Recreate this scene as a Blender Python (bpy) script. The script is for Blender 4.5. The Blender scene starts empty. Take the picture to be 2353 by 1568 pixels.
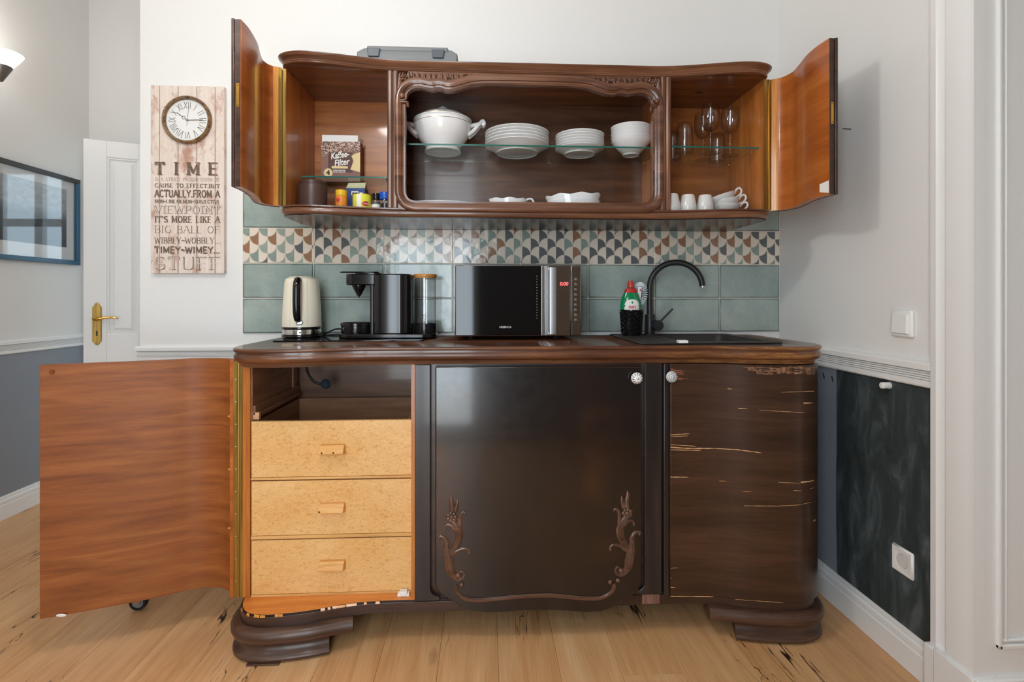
import bpy, bmesh, math, random
from mathutils import Vector, Matrix, noise
from math import sin, cos, pi, radians, hypot, atan2, sqrt
random.seed(11)
SC = bpy.context.scene
C = SC.collection

# ------------------------------------------------------------------ camera
F, CX, YH = 1200.0, 1176.5, 684.0          # focal length, principal column and horizon row of the 2353 x 1568 frame
D, H, A = 2.25, 1.139, radians(3.015)      # distance to the tiled wall, camera height, yaw
cam = bpy.data.cameras.new('camera'); co = bpy.data.objects.new('camera', cam); C.objects.link(co)
co.location = (0, -D, H); co.rotation_euler = (pi/2, 0, -A)
cam.sensor_width = 36; cam.lens = F/2353*36; cam.shift_y = -(784-YH)/2353; cam.clip_start = 0.02
SC.camera = co

# ------------------------------------------------------------------ world, lamps, exposure
w = bpy.data.worlds.new('world'); SC.world = w; w.use_nodes = True
w.node_tree.nodes['Background'].inputs[0].default_value = (0.66, 0.86, 1.0, 1)
w.node_tree.nodes['Background'].inputs[1].default_value = 3.6
def area(name, loc, rot, sx, sy, power, col=(1, 1, 1)):
    l = bpy.data.lights.new(name, 'AREA'); l.shape = 'RECTANGLE'; l.size = sx; l.size_y = sy; l.energy = power; l.color = col
    o = bpy.data.objects.new(name, l); C.objects.link(o); o.location = loc; o.rotation_euler = rot; return o
def point(name, loc, power, rad, col):
    l = bpy.data.lights.new(name, 'POINT'); l.energy = power; l.shadow_soft_size = rad; l.color = col
    o = bpy.data.objects.new(name, l); C.objects.link(o); o.location = loc; return o
area('daylight_window', (-0.53, -3.16, 1.30), (pi/2, 0, 0), 0.92, 2.40, 46, (0.88, 0.95, 1.0))
point('ceiling_lamp_light', (-0.62, -1.25, 2.28), 21, 0.08, (1.0, 0.96, 0.91))
point('unseen_fill_light', (-1.6, -2.2, 2.8), 12, 0.2, (1.0, 0.97, 0.93))  # unseen soft fill light, high towards the hall side
SC.view_settings.view_transform = 'Standard'; SC.view_settings.look = 'None'
SC.view_settings.exposure = 0.03; SC.view_settings.gamma = 1.0; SC.view_settings.use_curve_mapping = False
SC.cycles.use_denoising = True
SC.cycles.max_bounces = 10; SC.cycles.diffuse_bounces = 5; SC.cycles.glossy_bounces = 5
SC.cycles.transmission_bounces = 10; SC.cycles.transparent_max_bounces = 12
SC.cycles.caustics_reflective = False; SC.cycles.sample_clamp_indirect = 4.0

# ------------------------------------------------------------------ measuring helpers: photograph point -> point on a real plane
def ray(px, py):
    t = (px-CX)/F; return Vector((t*cos(A)+sin(A), -t*sin(A)+cos(A), (YH-py)/F))
def on_y(px, py, y):
    r = ray(px, py); s = (y+D)/r.y; return Vector((r.x*s, y, H+r.z*s))
def on_x(px, py, x):
    r = ray(px, py); s = x/r.x; return Vector((x, -D+r.y*s, H+r.z*s))
def on_z(px, py, z):
    r = ray(px, py); s = (z-H)/r.z; return Vector((r.x*s, -D+r.y*s, z))
def proj(p):
    x, y = p[0], p[1]+D; xc = x*cos(A)-y*sin(A); zc = x*sin(A)+y*cos(A)
    return CX+F*xc/zc, YH-F*(p[2]-H)/zc, zc
def cw(xc, zc):                            # camera plan coordinates -> world plan
    return (xc*cos(A)+zc*sin(A), -xc*sin(A)+zc*cos(A)-D)

# ------------------------------------------------------------------ mesh building
def catmull(pts, n=6, closed=False):       # chord-length cubic, does not overshoot where spacing changes
    P = [Vector(p) for p in pts]; m = len(P); out = []
    def tan(i):
        if closed or 0 < i < m-1:
            a, b, c = P[(i-1) % m], P[i % m], P[(i+1) % m]; d0, d1 = max((b-a).length, 1e-9), max((c-b).length, 1e-9)
            return ((b-a)/d0*d1+(c-b)/d1*d0)/(d0+d1)
        a, b = (P[0], P[1]) if i == 0 else (P[m-2], P[m-1]); return (b-a)/max((b-a).length, 1e-9)
    for i in range(m if closed else m-1):
        p, q = P[i], P[(i+1) % m]; d = (q-p).length; t0, t1 = tan(i)*d, tan((i+1) % m if closed else i+1)*d
        for k in range(n):
            t = k/n; out.append(p*(2*t**3-3*t*t+1)+t0*(t**3-2*t*t+t)+q*(3*t*t-2*t**3)+t1*(t**3-t*t))
    if not closed: out.append(P[-1].copy())
    return out
def normals2(P, closed=False):
    out = []; n = len(P)
    for i in range(n):
        a = P[i-1] if (i > 0 or closed) else P[i]; b = P[(i+1) % n] if (i < n-1 or closed) else P[i]
        t = Vector((b[0]-a[0], b[1]-a[1])); t.normalize(); out.append(Vector((t.y, -t.x)))
    return out
class MB:
    def __init__(s): s.v = []; s.f = []
    def add(s, vs, fs):
        o = len(s.v); s.v += [Vector(p) for p in vs]; s.f += [tuple(i+o for i in f) for f in fs]; return s
    def box(s, x0, x1, y0, y1, z0, z1):
        return s.add([(x, y, z) for z in (z0, z1) for y in (y0, y1) for x in (x0, x1)],
                     [(0, 2, 3, 1), (4, 5, 7, 6), (0, 1, 5, 4), (2, 6, 7, 3), (0, 4, 6, 2), (1, 3, 7, 5)])
    def rbox(s, cx, cy, z0, z1, sx, sy, r, seg=5):      # box with rounded vertical edges
        pl = []
        for (qx, qy, a0) in ((1, 1, 0), (-1, 1, pi/2), (-1, -1, pi), (1, -1, 1.5*pi)):
            for k in range(seg+1):
                a = a0+k/seg*pi/2; pl.append((cx+qx*(sx/2-r)+r*cos(a), cy+qy*(sy/2-r)+r*sin(a)))
        return s.prism(pl, 'z', z0, z1)
    def prism(s, poly, ax, a, b):
        n = len(poly)
        def P(u, v, t): return (t, u, v) if ax == 'x' else (u, t, v) if ax == 'y' else (u, v, t)
        s.add([P(u, v, a) for u, v in poly]+[P(u, v, b) for u, v in poly],
              [tuple(range(n)), tuple(range(2*n-1, n-1, -1))]+[(i, (i+1) % n, n+(i+1) % n, n+i) for i in range(n)]); return s
    def lathe(s, prof, c=(0, 0, 0), seg=32, sx=1, sy=1, closed=False):
        n = len(prof); vs = []; fs = []
        for k in range(seg):
            a = 2*pi*k/seg
            for r, z in prof: vs.append((c[0]+r*cos(a)*sx, c[1]+r*sin(a)*sy, c[2]+z))
        for k in range(seg):
            k2 = (k+1) % seg
            for i in range(n if closed else n-1):
                j = (i+1) % n; fs.append((k*n+i, k2*n+i, k2*n+j, k*n+j))
        if not closed:
            if prof[0][0] > 1e-5: fs.append(tuple(k*n for k in range(seg)))
            if prof[-1][0] > 1e-5: fs.append(tuple(k*n+n-1 for k in range(seg)))
        return s.add(vs, fs)
    def tube(s, pts, r, seg=8, flat=1.0, fax=(0, 1, 0), cap=True):
        P = [Vector(p) for p in pts]; n = len(P); R = r if isinstance(r, (list, tuple)) else [r]*n
        fx = Vector(fax); vs = []; up = None
        for i in range(n):
            t = (P[min(i+1, n-1)]-P[max(i-1, 0)]); t.normalize()
            if flat != 1.0: a = fx - t*fx.dot(t)
            else:
                a = up - t*up.dot(t) if up is not None else t.orthogonal()
            if a.length < 1e-6: a = t.orthogonal()
            a.normalize(); up = a; b = t.cross(a); b.normalize()
            for k in range(seg):
                q = 2*pi*k/seg; vs.append(P[i]+a*(R[i]*flat*cos(q))+b*(R[i]*sin(q)))
        fs = [(i*seg+k, i*seg+(k+1) % seg, (i+1)*seg+(k+1) % seg, (i+1)*seg+k) for i in range(n-1) for k in range(seg)]
        if cap: fs += [tuple(range(seg))[::-1], tuple((n-1)*seg+k for k in range(seg))]
        return s.add(vs, fs)
    def ell(s, c, rx, ry, rz, seg=12, rings=8):
        vs = [(c[0], c[1], c[2]-rz)]; fs = []
        for i in range(1, rings):
            p = -pi/2+pi*i/rings
            for k in range(seg): vs.append((c[0]+rx*cos(p)*cos(2*pi*k/seg), c[1]+ry*cos(p)*sin(2*pi*k/seg), c[2]+rz*sin(p)))
        vs.append((c[0], c[1], c[2]+rz)); L = len(vs)-1
        for k in range(seg):
            fs.append((0, 1+(k+1) % seg, 1+k)); fs.append((L, L-seg+k, L-seg+(k+1) % seg))
            for i in range(rings-2):
                a = 1+i*seg; fs.append((a+k, a+(k+1) % seg, a+seg+(k+1) % seg, a+seg+k))
        return s.add(vs, fs)
    def sweep(s, path, prof, closed=False):             # plan path, profile of (outward offset, z), closed profile
        N = normals2(path, closed); n = len(path); m = len(prof); vs = []
        for p, q in zip(path, N):
            for o, z in prof: vs.append((p[0]+q.x*o, p[1]+q.y*o, z))
        fs = [(i*m+j, ((i+1) % n)*m+j, ((i+1) % n)*m+(j+1) % m, i*m+(j+1) % m) for i in range(n if closed else n-1) for j in range(m)]
        if not closed: fs += [tuple(range(m)), tuple((n-1)*m+j for j in range(m))[::-1]]
        return s.add(vs, fs)
    def fsweep(s, path, prof):                          # closed contour in x-z, profile of (outward offset, y)
        N = normals2(path, True); n = len(path); m = len(prof); vs = []
        for p, q in zip(path, N):
            for o, y in prof: vs.append((p[0]+q.x*o, y, p[1]+q.y*o))
        return s.add(vs, [(i*m+j, ((i+1) % n)*m+j, ((i+1) % n)*m+(j+1) % m, i*m+(j+1) % m) for i in range(n) for j in range(m)])
    def slab(s, path, o, z0, z1):
        N = normals2(path); pl = [(p[0]+q.x*o, p[1]+q.y*o) for p, q in zip(path, N)]
        return s.prism(pl, 'z', z0, z1)
    def xf(s, M):
        s.v = [M @ p for p in s.v]; return s
    def mesh(s, name, uvf=None, ang=35):
        me = bpy.data.meshes.new(name); me.from_pydata([tuple(p) for p in s.v], [], s.f)
        bm = bmesh.new(); bm.from_mesh(me); bmesh.ops.recalc_face_normals(bm, faces=bm.faces)
        uv = bm.loops.layers.uv.new('UVMap')
        for f in bm.faces:
            n = f.normal; f.smooth = True
            for l in f.loops:
                c = l.vert.co
                if uvf: l[uv].uv = uvf(c, n)
                elif abs(n.z) >= max(abs(n.x), abs(n.y)): l[uv].uv = (c.x, c.y)
                elif abs(n.x) >= abs(n.y): l[uv].uv = (c.y, c.z)
                else: l[uv].uv = (c.x, c.z)
        bm.to_mesh(me); bm.free(); me.set_sharp_from_angle(angle=radians(ang)); return me
LOCAL = []                                              # things whose parts are built round their own origin
def ext(o, **k):
    for a, b in k.items():
        if b is not None: o[a] = b
    return o
def obj(name, mb, m, parent=None, bevel=0, uvf=None, ang=35, **props):
    me = mb.mesh(name, uvf, ang); o = bpy.data.objects.new(name, me); C.objects.link(o)
    if m: me.materials.append(m)
    if parent is not None:
        o.parent = parent; root = parent
        q = Vector((0, 0, 0))
        while root is not None: q += root.location; root = root.parent
        if parent in LOCAL: LOCAL.append(o)
        else: o.location = -q
    if bevel:
        b = o.modifiers.new('bevel', 'BEVEL'); b.width = bevel; b.segments = 2; b.limit_method = 'ANGLE'; b.angle_limit = radians(40)
    return ext(o, **props)
def thing(name, label, cat, loc=(0, 0, 0), group=None, rot=None, local=False):
    o = bpy.data.objects.new(name, None); C.objects.link(o); o.location = loc; o.empty_display_size = 0.05
    if rot: o.rotation_euler = rot
    o['label'] = label; o['category'] = cat
    if group: o['group'] = group
    if local: LOCAL.append(o)
    return o
def solo(name, mb, m, label, cat, group=None, **k):
    return obj(name, mb, m, None, label=label, category=cat, group=group, **k)
def struct(name, mb, m, **k): return obj(name, mb, m, None, kind='structure', **k)
def dup(root, loc, label, group=None, rot=None):
    r = root.copy(); C.objects.link(r); r.location = loc
    if rot is not None: r.rotation_euler = rot
    r['label'] = label
    if group: r['group'] = group
    for ch in list(root.children):
        c = ch.copy(); C.objects.link(c); c.parent = r
        for g in ch.children:
            d = g.copy(); C.objects.link(d); d.parent = c
    return r
def cut(o, mb):                                         # subtract a solid, keep only the resulting mesh
    me = mb.mesh('cutter'); k = bpy.data.objects.new('cutter', me); C.objects.link(k); bpy.context.view_layer.update(); k.matrix_world = o.matrix_world.copy(); bpy.context.view_layer.update()
    m = o.modifiers.new('cut', 'BOOLEAN'); m.operation = 'DIFFERENCE'; m.object = k; m.solver = 'EXACT'
    dg = bpy.context.evaluated_depsgraph_get(); new = bpy.data.meshes.new_from_object(o.evaluated_get(dg))
    o.modifiers.remove(m); o.data = new; bpy.data.objects.remove(k); bpy.data.meshes.remove(me)

# ------------------------------------------------------------------ materials
def S(r, g, b):
    f = lambda c: (c/255/12.92) if c/255 <= 0.04045 else ((c/255+0.055)/1.055)**2.4
    return (f(r), f(g), f(b), 1)
def mat(name, col, rough=0.5, metal=0.0, coat=0.0, trans=0.0, ior=1.45, emit=0, bump=0, bscale=40, spec=0.5):
    m = bpy.data.materials.new(name); m.use_nodes = True; b = m.node_tree.nodes['Principled BSDF']
    b.inputs['Base Color'].default_value = col; b.inputs['Roughness'].default_value = rough; b.inputs['Metallic'].default_value = metal
    b.inputs['Coat Weight'].default_value = coat; b.inputs['Coat Roughness'].default_value = 0.08
    b.inputs['Transmission Weight'].default_value = trans; b.inputs['IOR'].default_value = ior; b.inputs['Specular IOR Level'].default_value = spec
    if emit: b.inputs['Emission Color'].default_value = col; b.inputs['Emission Strength'].default_value = emit
    if bump:
        g = G(m); tc = g.n('ShaderNodeTexCoord'); n = g.n('ShaderNodeTexNoise'); n.inputs['Scale'].default_value = bscale; n.inputs['Detail'].default_value = 3
        g.l(tc.outputs['Object'], n.inputs['Vector']); g.bump(n.outputs[0], bump)
    return m
class G:
    def __init__(s, m): s.m = m; s.t = m.node_tree; s.b = s.t.nodes['Principled BSDF']
    def n(s, ty, **k):
        x = s.t.nodes.new(ty)
        for a, b in k.items(): setattr(x, a, b)
        return x
    def l(s, a, b): s.t.links.new(a, b)
    def val(s, sock, v):
        if hasattr(v, 'is_output') or isinstance(v, bpy.types.NodeSocket): s.l(v, sock)
        else: sock.default_value = v
    def math(s, op, a, b=0.0, c=0.0):
        x = s.n('ShaderNodeMath', operation=op); s.val(x.inputs[0], a); s.val(x.inputs[1], b); s.val(x.inputs[2], c); return x.outputs[0]
    def mix(s, f, a, b, bt='MIX'):
        x = s.n('ShaderNodeMix', data_type='RGBA', blend_type=bt); s.val(x.inputs[0], f); s.val(x.inputs[6], a); s.val(x.inputs[7], b); return x.outputs[2]
    def ramp(s, f, stops, interp='LINEAR'):
        x = s.n('ShaderNodeValToRGB'); r = x.color_ramp; r.interpolation = interp
        while len(r.elements) < len(stops): r.elements.new(0.5)
        for e, (p, c) in zip(r.elements, stops): e.position = p; e.color = c if len(c) == 4 else (*c, 1)
        s.l(f, x.inputs[0]); return x.outputs[0]
    def uv(s, scale=(1, 1, 1), rnd=True, src='UV', rot=0.0):
        tc = s.n('ShaderNodeTexCoord'); mp = s.n('ShaderNodeMapping'); mp.inputs['Scale'].default_value = scale; mp.inputs['Rotation'].default_value = (0, 0, rot)
        v = tc.outputs[src]
        if rnd:
            oi = s.n('ShaderNodeObjectInfo'); a = s.n('ShaderNodeVectorMath', operation='MULTIPLY'); a.inputs[1].default_value = (7.3, 3.1, 5.7)
            s.l(oi.outputs['Random'], a.inputs[0]); b = s.n('ShaderNodeVectorMath', operation='ADD'); s.l(v, b.inputs[0]); s.l(a.outputs[0], b.inputs[1]); v = b.outputs[0]
        s.l(v, mp.inputs[0]); return mp.outputs[0]
    def noise(s, vec, scale, detail=4, rough=0.55, dist=0.0, out=0):
        x = s.n('ShaderNodeTexNoise'); s.l(vec, x.inputs['Vector']); x.inputs['Scale'].default_value = scale; x.inputs['Detail'].default_value = detail
        x.inputs['Roughness'].default_value = rough; x.inputs['Distortion'].default_value = dist; return x.outputs[out]
    def bump(s, h, st, dist=0.01):
        x = s.n('ShaderNodeBump'); x.inputs['Strength'].default_value = st; x.inputs['Distance'].default_value = dist; s.l(h, x.inputs['Height']); s.l(x.outputs[0], s.b.inputs['Normal'])
    def col(s, c): s.l(c, s.b.inputs['Base Color'])
def wood(name, dark, mid, light, axis='u', rough=0.35, coat=0.25, fig=0.0, fine=0.35, scl=1.0, bump=0.12, rnd=True, wear=None):
    m = mat(name, mid, rough, coat=coat); g = G(m)
    k = (1.2*scl, 14*scl, 1) if axis == 'u' else (14*scl, 1.2*scl, 1)
    f = (9*scl, 260*scl, 1) if axis == 'u' else (260*scl, 9*scl, 1)
    n1 = g.noise(g.uv(k, rnd), 1.6, 5, 0.6, 0.4)
    n2 = g.noise(g.uv(f, rnd), 1.0, 3, 0.6)
    c = g.ramp(n1, [(0.28, dark), (0.5, mid), (0.72, light)])
    if fig:
        kk = (0.55, 3.0, 1) if axis == 'u' else (3.0, 0.55, 1)
        big = g.noise(g.uv(kk, rnd), 1.1, 2, 0.5)
        wv = g.math('FRACT', g.math('MULTIPLY', g.math('ADD', big, g.math('MULTIPLY', n1, 0.05)), 11.0))
        c = g.mix(fig, c, g.ramp(wv, [(0.0, dark), (0.35, mid), (0.8, light), (1.0, dark)]))
    st = g.ramp(n2, [(0.3, (0.55, 0.55, 0.55)), (0.62, (1.06, 1.06, 1.06))]); c = g.mix(fine, c, st, 'MULTIPLY')
    if wear:
        n3 = g.noise(g.uv((3, 60, 1) if axis == 'u' else (60, 3, 1), rnd), 2.0, 6, 0.7); n4 = g.noise(g.uv((2.2, 2.2, 1), rnd), 1.0, 2)
        q = g.ramp(g.math('ADD', n3, g.math('MULTIPLY', n4, wear[1])), [(wear[2], (0, 0, 0)), (wear[2]+0.12, (1, 1, 1))]); c = g.mix(q, c, wear[0])
    g.col(c); g.bump(n2, bump, 0.002); return m
M = {}
M['wall'] = mat('painted_wall', S(232, 231, 229), 0.65, bump=0.06, bscale=60)
M['wall_rear'] = mat('rear_wall_paint', S(150, 152, 156), 0.6)
M['wall_dim'] = mat('hall_paint', S(226, 224, 221), 0.65, bump=0.06, bscale=60)
M['white'] = mat('white_gloss_paint', S(236, 236, 235), 0.3)
M['ceil'] = mat('ceiling_paint', S(240, 240, 238), 0.8)
M['dado'] = mat('blue_grey_paint', S(136, 142, 151), 0.45, bump=0.05, bscale=30)
m = M['chalk'] = mat('blackboard_paint', S(46, 52, 52), 0.55); g = G(m)
g.col(g.ramp(g.noise(g.uv((7, 2.2, 1), False), 1.8, 6, 0.65, 0.6), [(0.3, S(38, 43, 43)), (0.5, S(58, 66, 67)), (0.75, S(104, 114, 118))]))
WA = dict(dark=S(62, 37, 26), mid=S(106, 68, 48), light=S(142, 98, 72))
M['walnut'] = wood('walnut_stain', **WA, rough=0.28, coat=0.4, fine=0.55)
M['walnut_v'] = wood('walnut_stain_upright', **WA, axis='v', rough=0.28, coat=0.4, fine=0.55)
M['walnut_in'] = wood('walnut_interior', S(70, 44, 30), S(98, 64, 44), S(122, 84, 60), rough=0.3, coat=0.25, fig=0.2)
M['amber_in'] = wood('amber_interior', S(128, 72, 32), S(160, 96, 46), S(186, 118, 62), rough=0.32, coat=0.25)
M['amber_v'] = wood('amber_upright', S(150, 82, 28), S(190, 112, 46), S(212, 138, 66), axis='v', rough=0.3, coat=0.25)
M['amber_pale'] = wood('amber_strip', S(176, 104, 36), S(212, 140, 60), S(226, 160, 84), axis='v', rough=0.25, coat=0.4)
M['veneer'] = wood('mahogany_veneer', S(110, 56, 22), S(144, 80, 33), S(166, 101, 48), fig=0.22, scl=1.5, rough=0.5, coat=0.0, fine=0.3)
M['veneer_up'] = wood('amber_veneer', S(140, 70, 26), S(174, 94, 38), S(194, 116, 54), fig=0.12, rough=0.3, coat=0.2, fine=0.25, scl=0.8)
M['carved'] = wood('carved_dark_wood', S(62, 40, 30), S(92, 62, 47), S(122, 86, 66), rough=0.3, coat=0.35)
M['dark'] = wood('dark_stained_wood', S(38, 24, 19), S(58, 38, 30), S(80, 54, 42), rough=0.35, coat=0.2)
M['foot'] = wood('foot_wood', S(54, 36, 27), S(82, 57, 44), S(108, 77, 59), rough=0.38, coat=0.1, fine=0.5)
M['worktop'] = wood('worktop_wood', S(58, 34, 22), S(92, 56, 38), S(128, 80, 54), rough=0.27, coat=0.35, fine=0.55)
m = M['worn_edge'] = wood('worn_moulding', S(64, 36, 22), S(96, 58, 38), S(132, 84, 54), rough=0.32, coat=0.2, fine=0.5, rnd=False, scl=1.6)
g = G(m); old = g.b.inputs['Base Color'].links[0].from_socket
tc = g.n('ShaderNodeTexCoord'); sp = g.n('ShaderNodeSeparateXYZ'); g.l(tc.outputs['Object'], sp.inputs[0])
mk = g.math('SMOOTH_MIN', 1.0, g.math('MAXIMUM', 0.0, g.math('MULTIPLY', g.math('ADD', sp.outputs[0], -0.05), 0.9)), 0.1)
nz = g.noise(g.uv((4, 40, 1), False), 2.5, 6, 0.7)
q = g.ramp(g.math('MULTIPLY', mk, nz), [(0.22, (0, 0, 0)), (0.5, (1, 1, 1))]); g.col(g.mix(g.math('MULTIPLY', q, g.ramp(g.noise(g.uv((9, 70, 1), False), 2.0, 5, 0.7), [(0.38, (0.15, 0.15, 0.15)), (0.6, (1, 1, 1))])), old, S(170, 116, 66)))
m = M['lacquer'] = mat('black_lacquer', S(34, 24, 20), 0.2, coat=0.6); g = G(m)
n = g.noise(g.uv((2.0, 1.6, 1), False, rot=0.6), 1.3, 3, 0.5); n2 = g.noise(g.uv((22, 30, 1), False, rot=0.9), 1.0, 5, 0.65)
c = g.ramp(n, [(0.40, S(22, 18, 18)), (0.55, S(32, 22, 18)), (0.70, S(66, 36, 20))]); g.col(g.mix(0.25, c, g.ramp(n2, [(0.3, (0.6, 0.6, 0.6)), (0.7, (1.2, 1.2, 1.2))]), 'MULTIPLY'))
g.l(g.ramp(n2, [(0.3, (0.18, 0.18, 0.18)), (0.75, (0.26, 0.26, 0.26))]), g.b.inputs['Roughness'])
g.bump(g.noise(g.uv((300, 8, 1), False), 1.0, 2), 0.02, 0.001)
M['black_wood'] = wood('black_stained_wood', S(26, 22, 22), S(42, 35, 34), S(58, 48, 45), axis='v', rough=0.3, coat=0.25)
m = M['old_door'] = wood('worn_brown_door', S(50, 32, 22), S(66, 43, 29), S(82, 55, 38), rough=0.34, coat=0.2, fine=0.5, wear=(S(140, 100, 70), 0.55, 1.12))
m = M['burl'] = mat('birdseye_maple', S(226, 176, 108), 0.42, coat=0.1); g = G(m)
n = g.noise(g.uv((60, 120, 1)), 0.9, 5, 0.7, 1.6); n2 = g.noise(g.uv((3, 5, 1)), 1.2, 3)
c = g.ramp(n, [(0.33, S(184, 122, 60)), (0.46, S(226, 174, 104)), (0.7, S(240, 196, 132))]); c = g.mix(0.35, c, g.ramp(n2, [(0.3, S(206, 146, 72)), (0.7, S(238, 202, 150))])); g.col(c)
M['maple'] = wood('maple_lip', S(196, 138, 70), S(218, 164, 96), S(232, 184, 120), rough=0.4, coat=0.1)
M['pine'] = wood('pine_handle', S(206, 140, 62), S(228, 168, 92), S(238, 188, 118), rough=0.4, coat=0.1, scl=3)
M['bare'] = wood('bare_timber', S(186, 130, 86), S(214, 164, 118), S(232, 194, 152), rough=0.6, coat=0.0, scl=2)
M['drawer_in'] = wood('drawer_side', S(118, 76, 48), S(148, 102, 70), S(172, 126, 92), rough=0.4, coat=0.1)
m = M['brass'] = mat('aged_brass', S(168, 132, 62), 0.38, metal=0.9); g = G(m)
g.col(g.ramp(g.noise(g.uv((30, 8, 1), False, 'Object'), 3, 4), [(0.3, S(118, 92, 44)), (0.7, S(196, 158, 84))]))
M['brass_b'] = mat('polished_brass', S(206, 160, 80), 0.22, metal=0.95)
M['chrome'] = mat('chrome', S(206, 206, 204), 0.12, metal=1.0)
M['steel'] = mat('brushed_steel', S(192, 192, 194), 0.3, metal=1.0)
M['mirror'] = mat('mirror_steel', S(150, 136, 122), 0.1, metal=1.0)
M['blk'] = mat('black_plastic', S(20, 19, 19), 0.15, coat=0.2)
M['blk_m'] = mat('matt_black_metal', S(34, 34, 36), 0.42)
M['blk_glass'] = mat('black_glass', S(8, 8, 9), 0.05)
M['granite'] = mat('black_composite', S(54, 50, 48), 0.5, bump=0.05, bscale=400)
M['crease'] = mat('cream_crease', S(178, 164, 138), 0.4)
M['cream'] = mat('cream_enamel', S(240, 230, 208), 0.25, coat=0.4)
M['china'] = mat('white_china', S(236, 236, 236), 0.14, coat=0.3)
M['china_g'] = mat('grey_shade_china', S(224, 222, 218), 0.2, coat=0.3)
M['gold'] = mat('gold_line', S(176, 150, 96), 0.25, metal=0.8)
def thin_glass(name, tint, edge, refl=0.5):              # clear thin sheet: see-through, with mirror reflection rising towards grazing view
    m = bpy.data.materials.new(name); m.use_nodes = True; t = m.node_tree; t.nodes.remove(t.nodes['Principled BSDF']); out = t.nodes['Material Output']
    tr = t.nodes.new('ShaderNodeBsdfTransparent'); gl = t.nodes.new('ShaderNodeBsdfGlossy'); gl.inputs['Roughness'].default_value = 0.02
    lw = t.nodes.new('ShaderNodeLayerWeight'); lw.inputs[0].default_value = 0.5
    pw = t.nodes.new('ShaderNodeMath'); pw.operation = 'POWER'; t.links.new(lw.outputs['Facing'], pw.inputs[0]); pw.inputs[1].default_value = 5
    fr = t.nodes.new('ShaderNodeMath'); fr.operation = 'MULTIPLY_ADD'; t.links.new(pw.outputs[0], fr.inputs[0]); fr.inputs[1].default_value = refl; fr.inputs[2].default_value = 0.07
    p2 = t.nodes.new('ShaderNodeMath'); p2.operation = 'POWER'; t.links.new(lw.outputs['Facing'], p2.inputs[0]); p2.inputs[1].default_value = 3
    cm_ = t.nodes.new('ShaderNodeMix'); cm_.data_type = 'RGBA'; cm_.inputs[6].default_value = tint; cm_.inputs[7].default_value = edge
    t.links.new(p2.outputs[0], cm_.inputs[0]); t.links.new(cm_.outputs[2], tr.inputs[0])
    mx = t.nodes.new('ShaderNodeMixShader'); t.links.new(fr.outputs[0], mx.inputs[0]); t.links.new(tr.outputs[0], mx.inputs[1]); t.links.new(gl.outputs[0], mx.inputs[2]); t.links.new(mx.outputs[0], out.inputs[0]); return m
M['glass'] = thin_glass('clear_glass', (.985, .985, .985, 1), (.62, .60, .58, 1))
M['pane'] = thin_glass('shelf_glass', (.975, .985, .98, 1), (.86, .93, .91, 1), 0.35)
M['edge'] = mat('green_glass_edge', S(48, 112, 100), 0.15, trans=0.25)
M['grout'] = mat('cream_grout', S(226, 214, 198), 0.8)
m = M['tile'] = mat('sage_glaze', S(120, 138, 132), 0.13, coat=0.3); g = G(m)
oi = g.n('ShaderNodeObjectInfo'); tc = g.n('ShaderNodeTexCoord'); sp = g.n('ShaderNodeSeparateXYZ'); g.l(tc.outputs['Generated'], sp.inputs[0])
ex = g.math('MULTIPLY', g.math('MINIMUM', sp.outputs[0], g.math('SUBTRACT', 1.0, sp.outputs[0])), 2.0); ez = g.math('MINIMUM', sp.outputs[2], g.math('SUBTRACT', 1.0, sp.outputs[2]))
ed = g.math('MINIMUM', ex, ez); n = g.noise(g.uv((9, 9, 9)), 1.0, 5, 0.6); n2 = g.noise(g.uv((160, 160, 160)), 1.0, 3)
c = g.ramp(g.math('ADD', g.math('MULTIPLY', n, 0.7), g.math('MULTIPLY', n2, 0.3)), [(0.32, S(132, 146, 141)), (0.5, S(160, 173, 166)), (0.68, S(190, 198, 188))])
c = g.mix(0.5, c, g.ramp(oi.outputs['Random'], [(0, S(140, 156, 151)), (0.5, S(158, 171, 164)), (1, S(170, 180, 170))]))
c = g.mix(g.ramp(g.math('ADD', ed, g.math('MULTIPLY', n, 0.06)), [(0.035, (1, 1, 1)), (0.075, (0, 0, 0))]), c, S(84, 98, 96)); g.col(c)
g.bump(g.noise(g.uv((14, 14, 14)), 1.0, 2), 0.10, 0.02)
m = M['scale_tile'] = mat('fish_scale_glaze', S(226, 212, 196), 0.13, coat=0.3); g = G(m)
tc = g.n('ShaderNodeTexCoord'); sp = g.n('ShaderNodeSeparateXYZ'); g.l(tc.outputs['UV'], sp.inputs[0]); U, V = sp.outputs[0], sp.outputs[1]
k = g.math('FLOOR', V); fv = g.math('SUBTRACT', V, k); par = g.math('MODULO', g.math('ADD', k, 20.0), 2.0)
def near(p):
    q = g.math('ADD', g.math('SUBTRACT', U, p), 21.0); md = g.math('MODULO', q, 2.0); return g.math('SUBTRACT', md, 1.0), g.math('FLOOR', g.math('MULTIPLY', q, 0.5))
d1, i1 = near(par); d2, i2 = near(g.math('SUBTRACT', 1.0, par))
rr = g.math('SQRT', g.math('ADD', g.math('MULTIPLY', d1, d1), g.math('MULTIPLY', fv, fv)))
ins = g.math('LESS_THAN', rr, 1.0)
def sel(a, b): return g.math('ADD', g.math('MULTIPLY', a, ins), g.math('MULTIPLY', b, g.math('SUBTRACT', 1.0, ins)))
dd = sel(d1, d2); ii = sel(i1, i2); kk = sel(k, g.math('ADD', k, 1.0))
cb = g.n('ShaderNodeCombineXYZ'); oi = g.n('ShaderNodeObjectInfo'); g.l(ii, cb.inputs[0]); g.l(kk, cb.inputs[1]); g.val(cb.inputs[2], g.math('FLOOR', g.math('MULTIPLY', oi.outputs['Random'], 3.0)))
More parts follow.
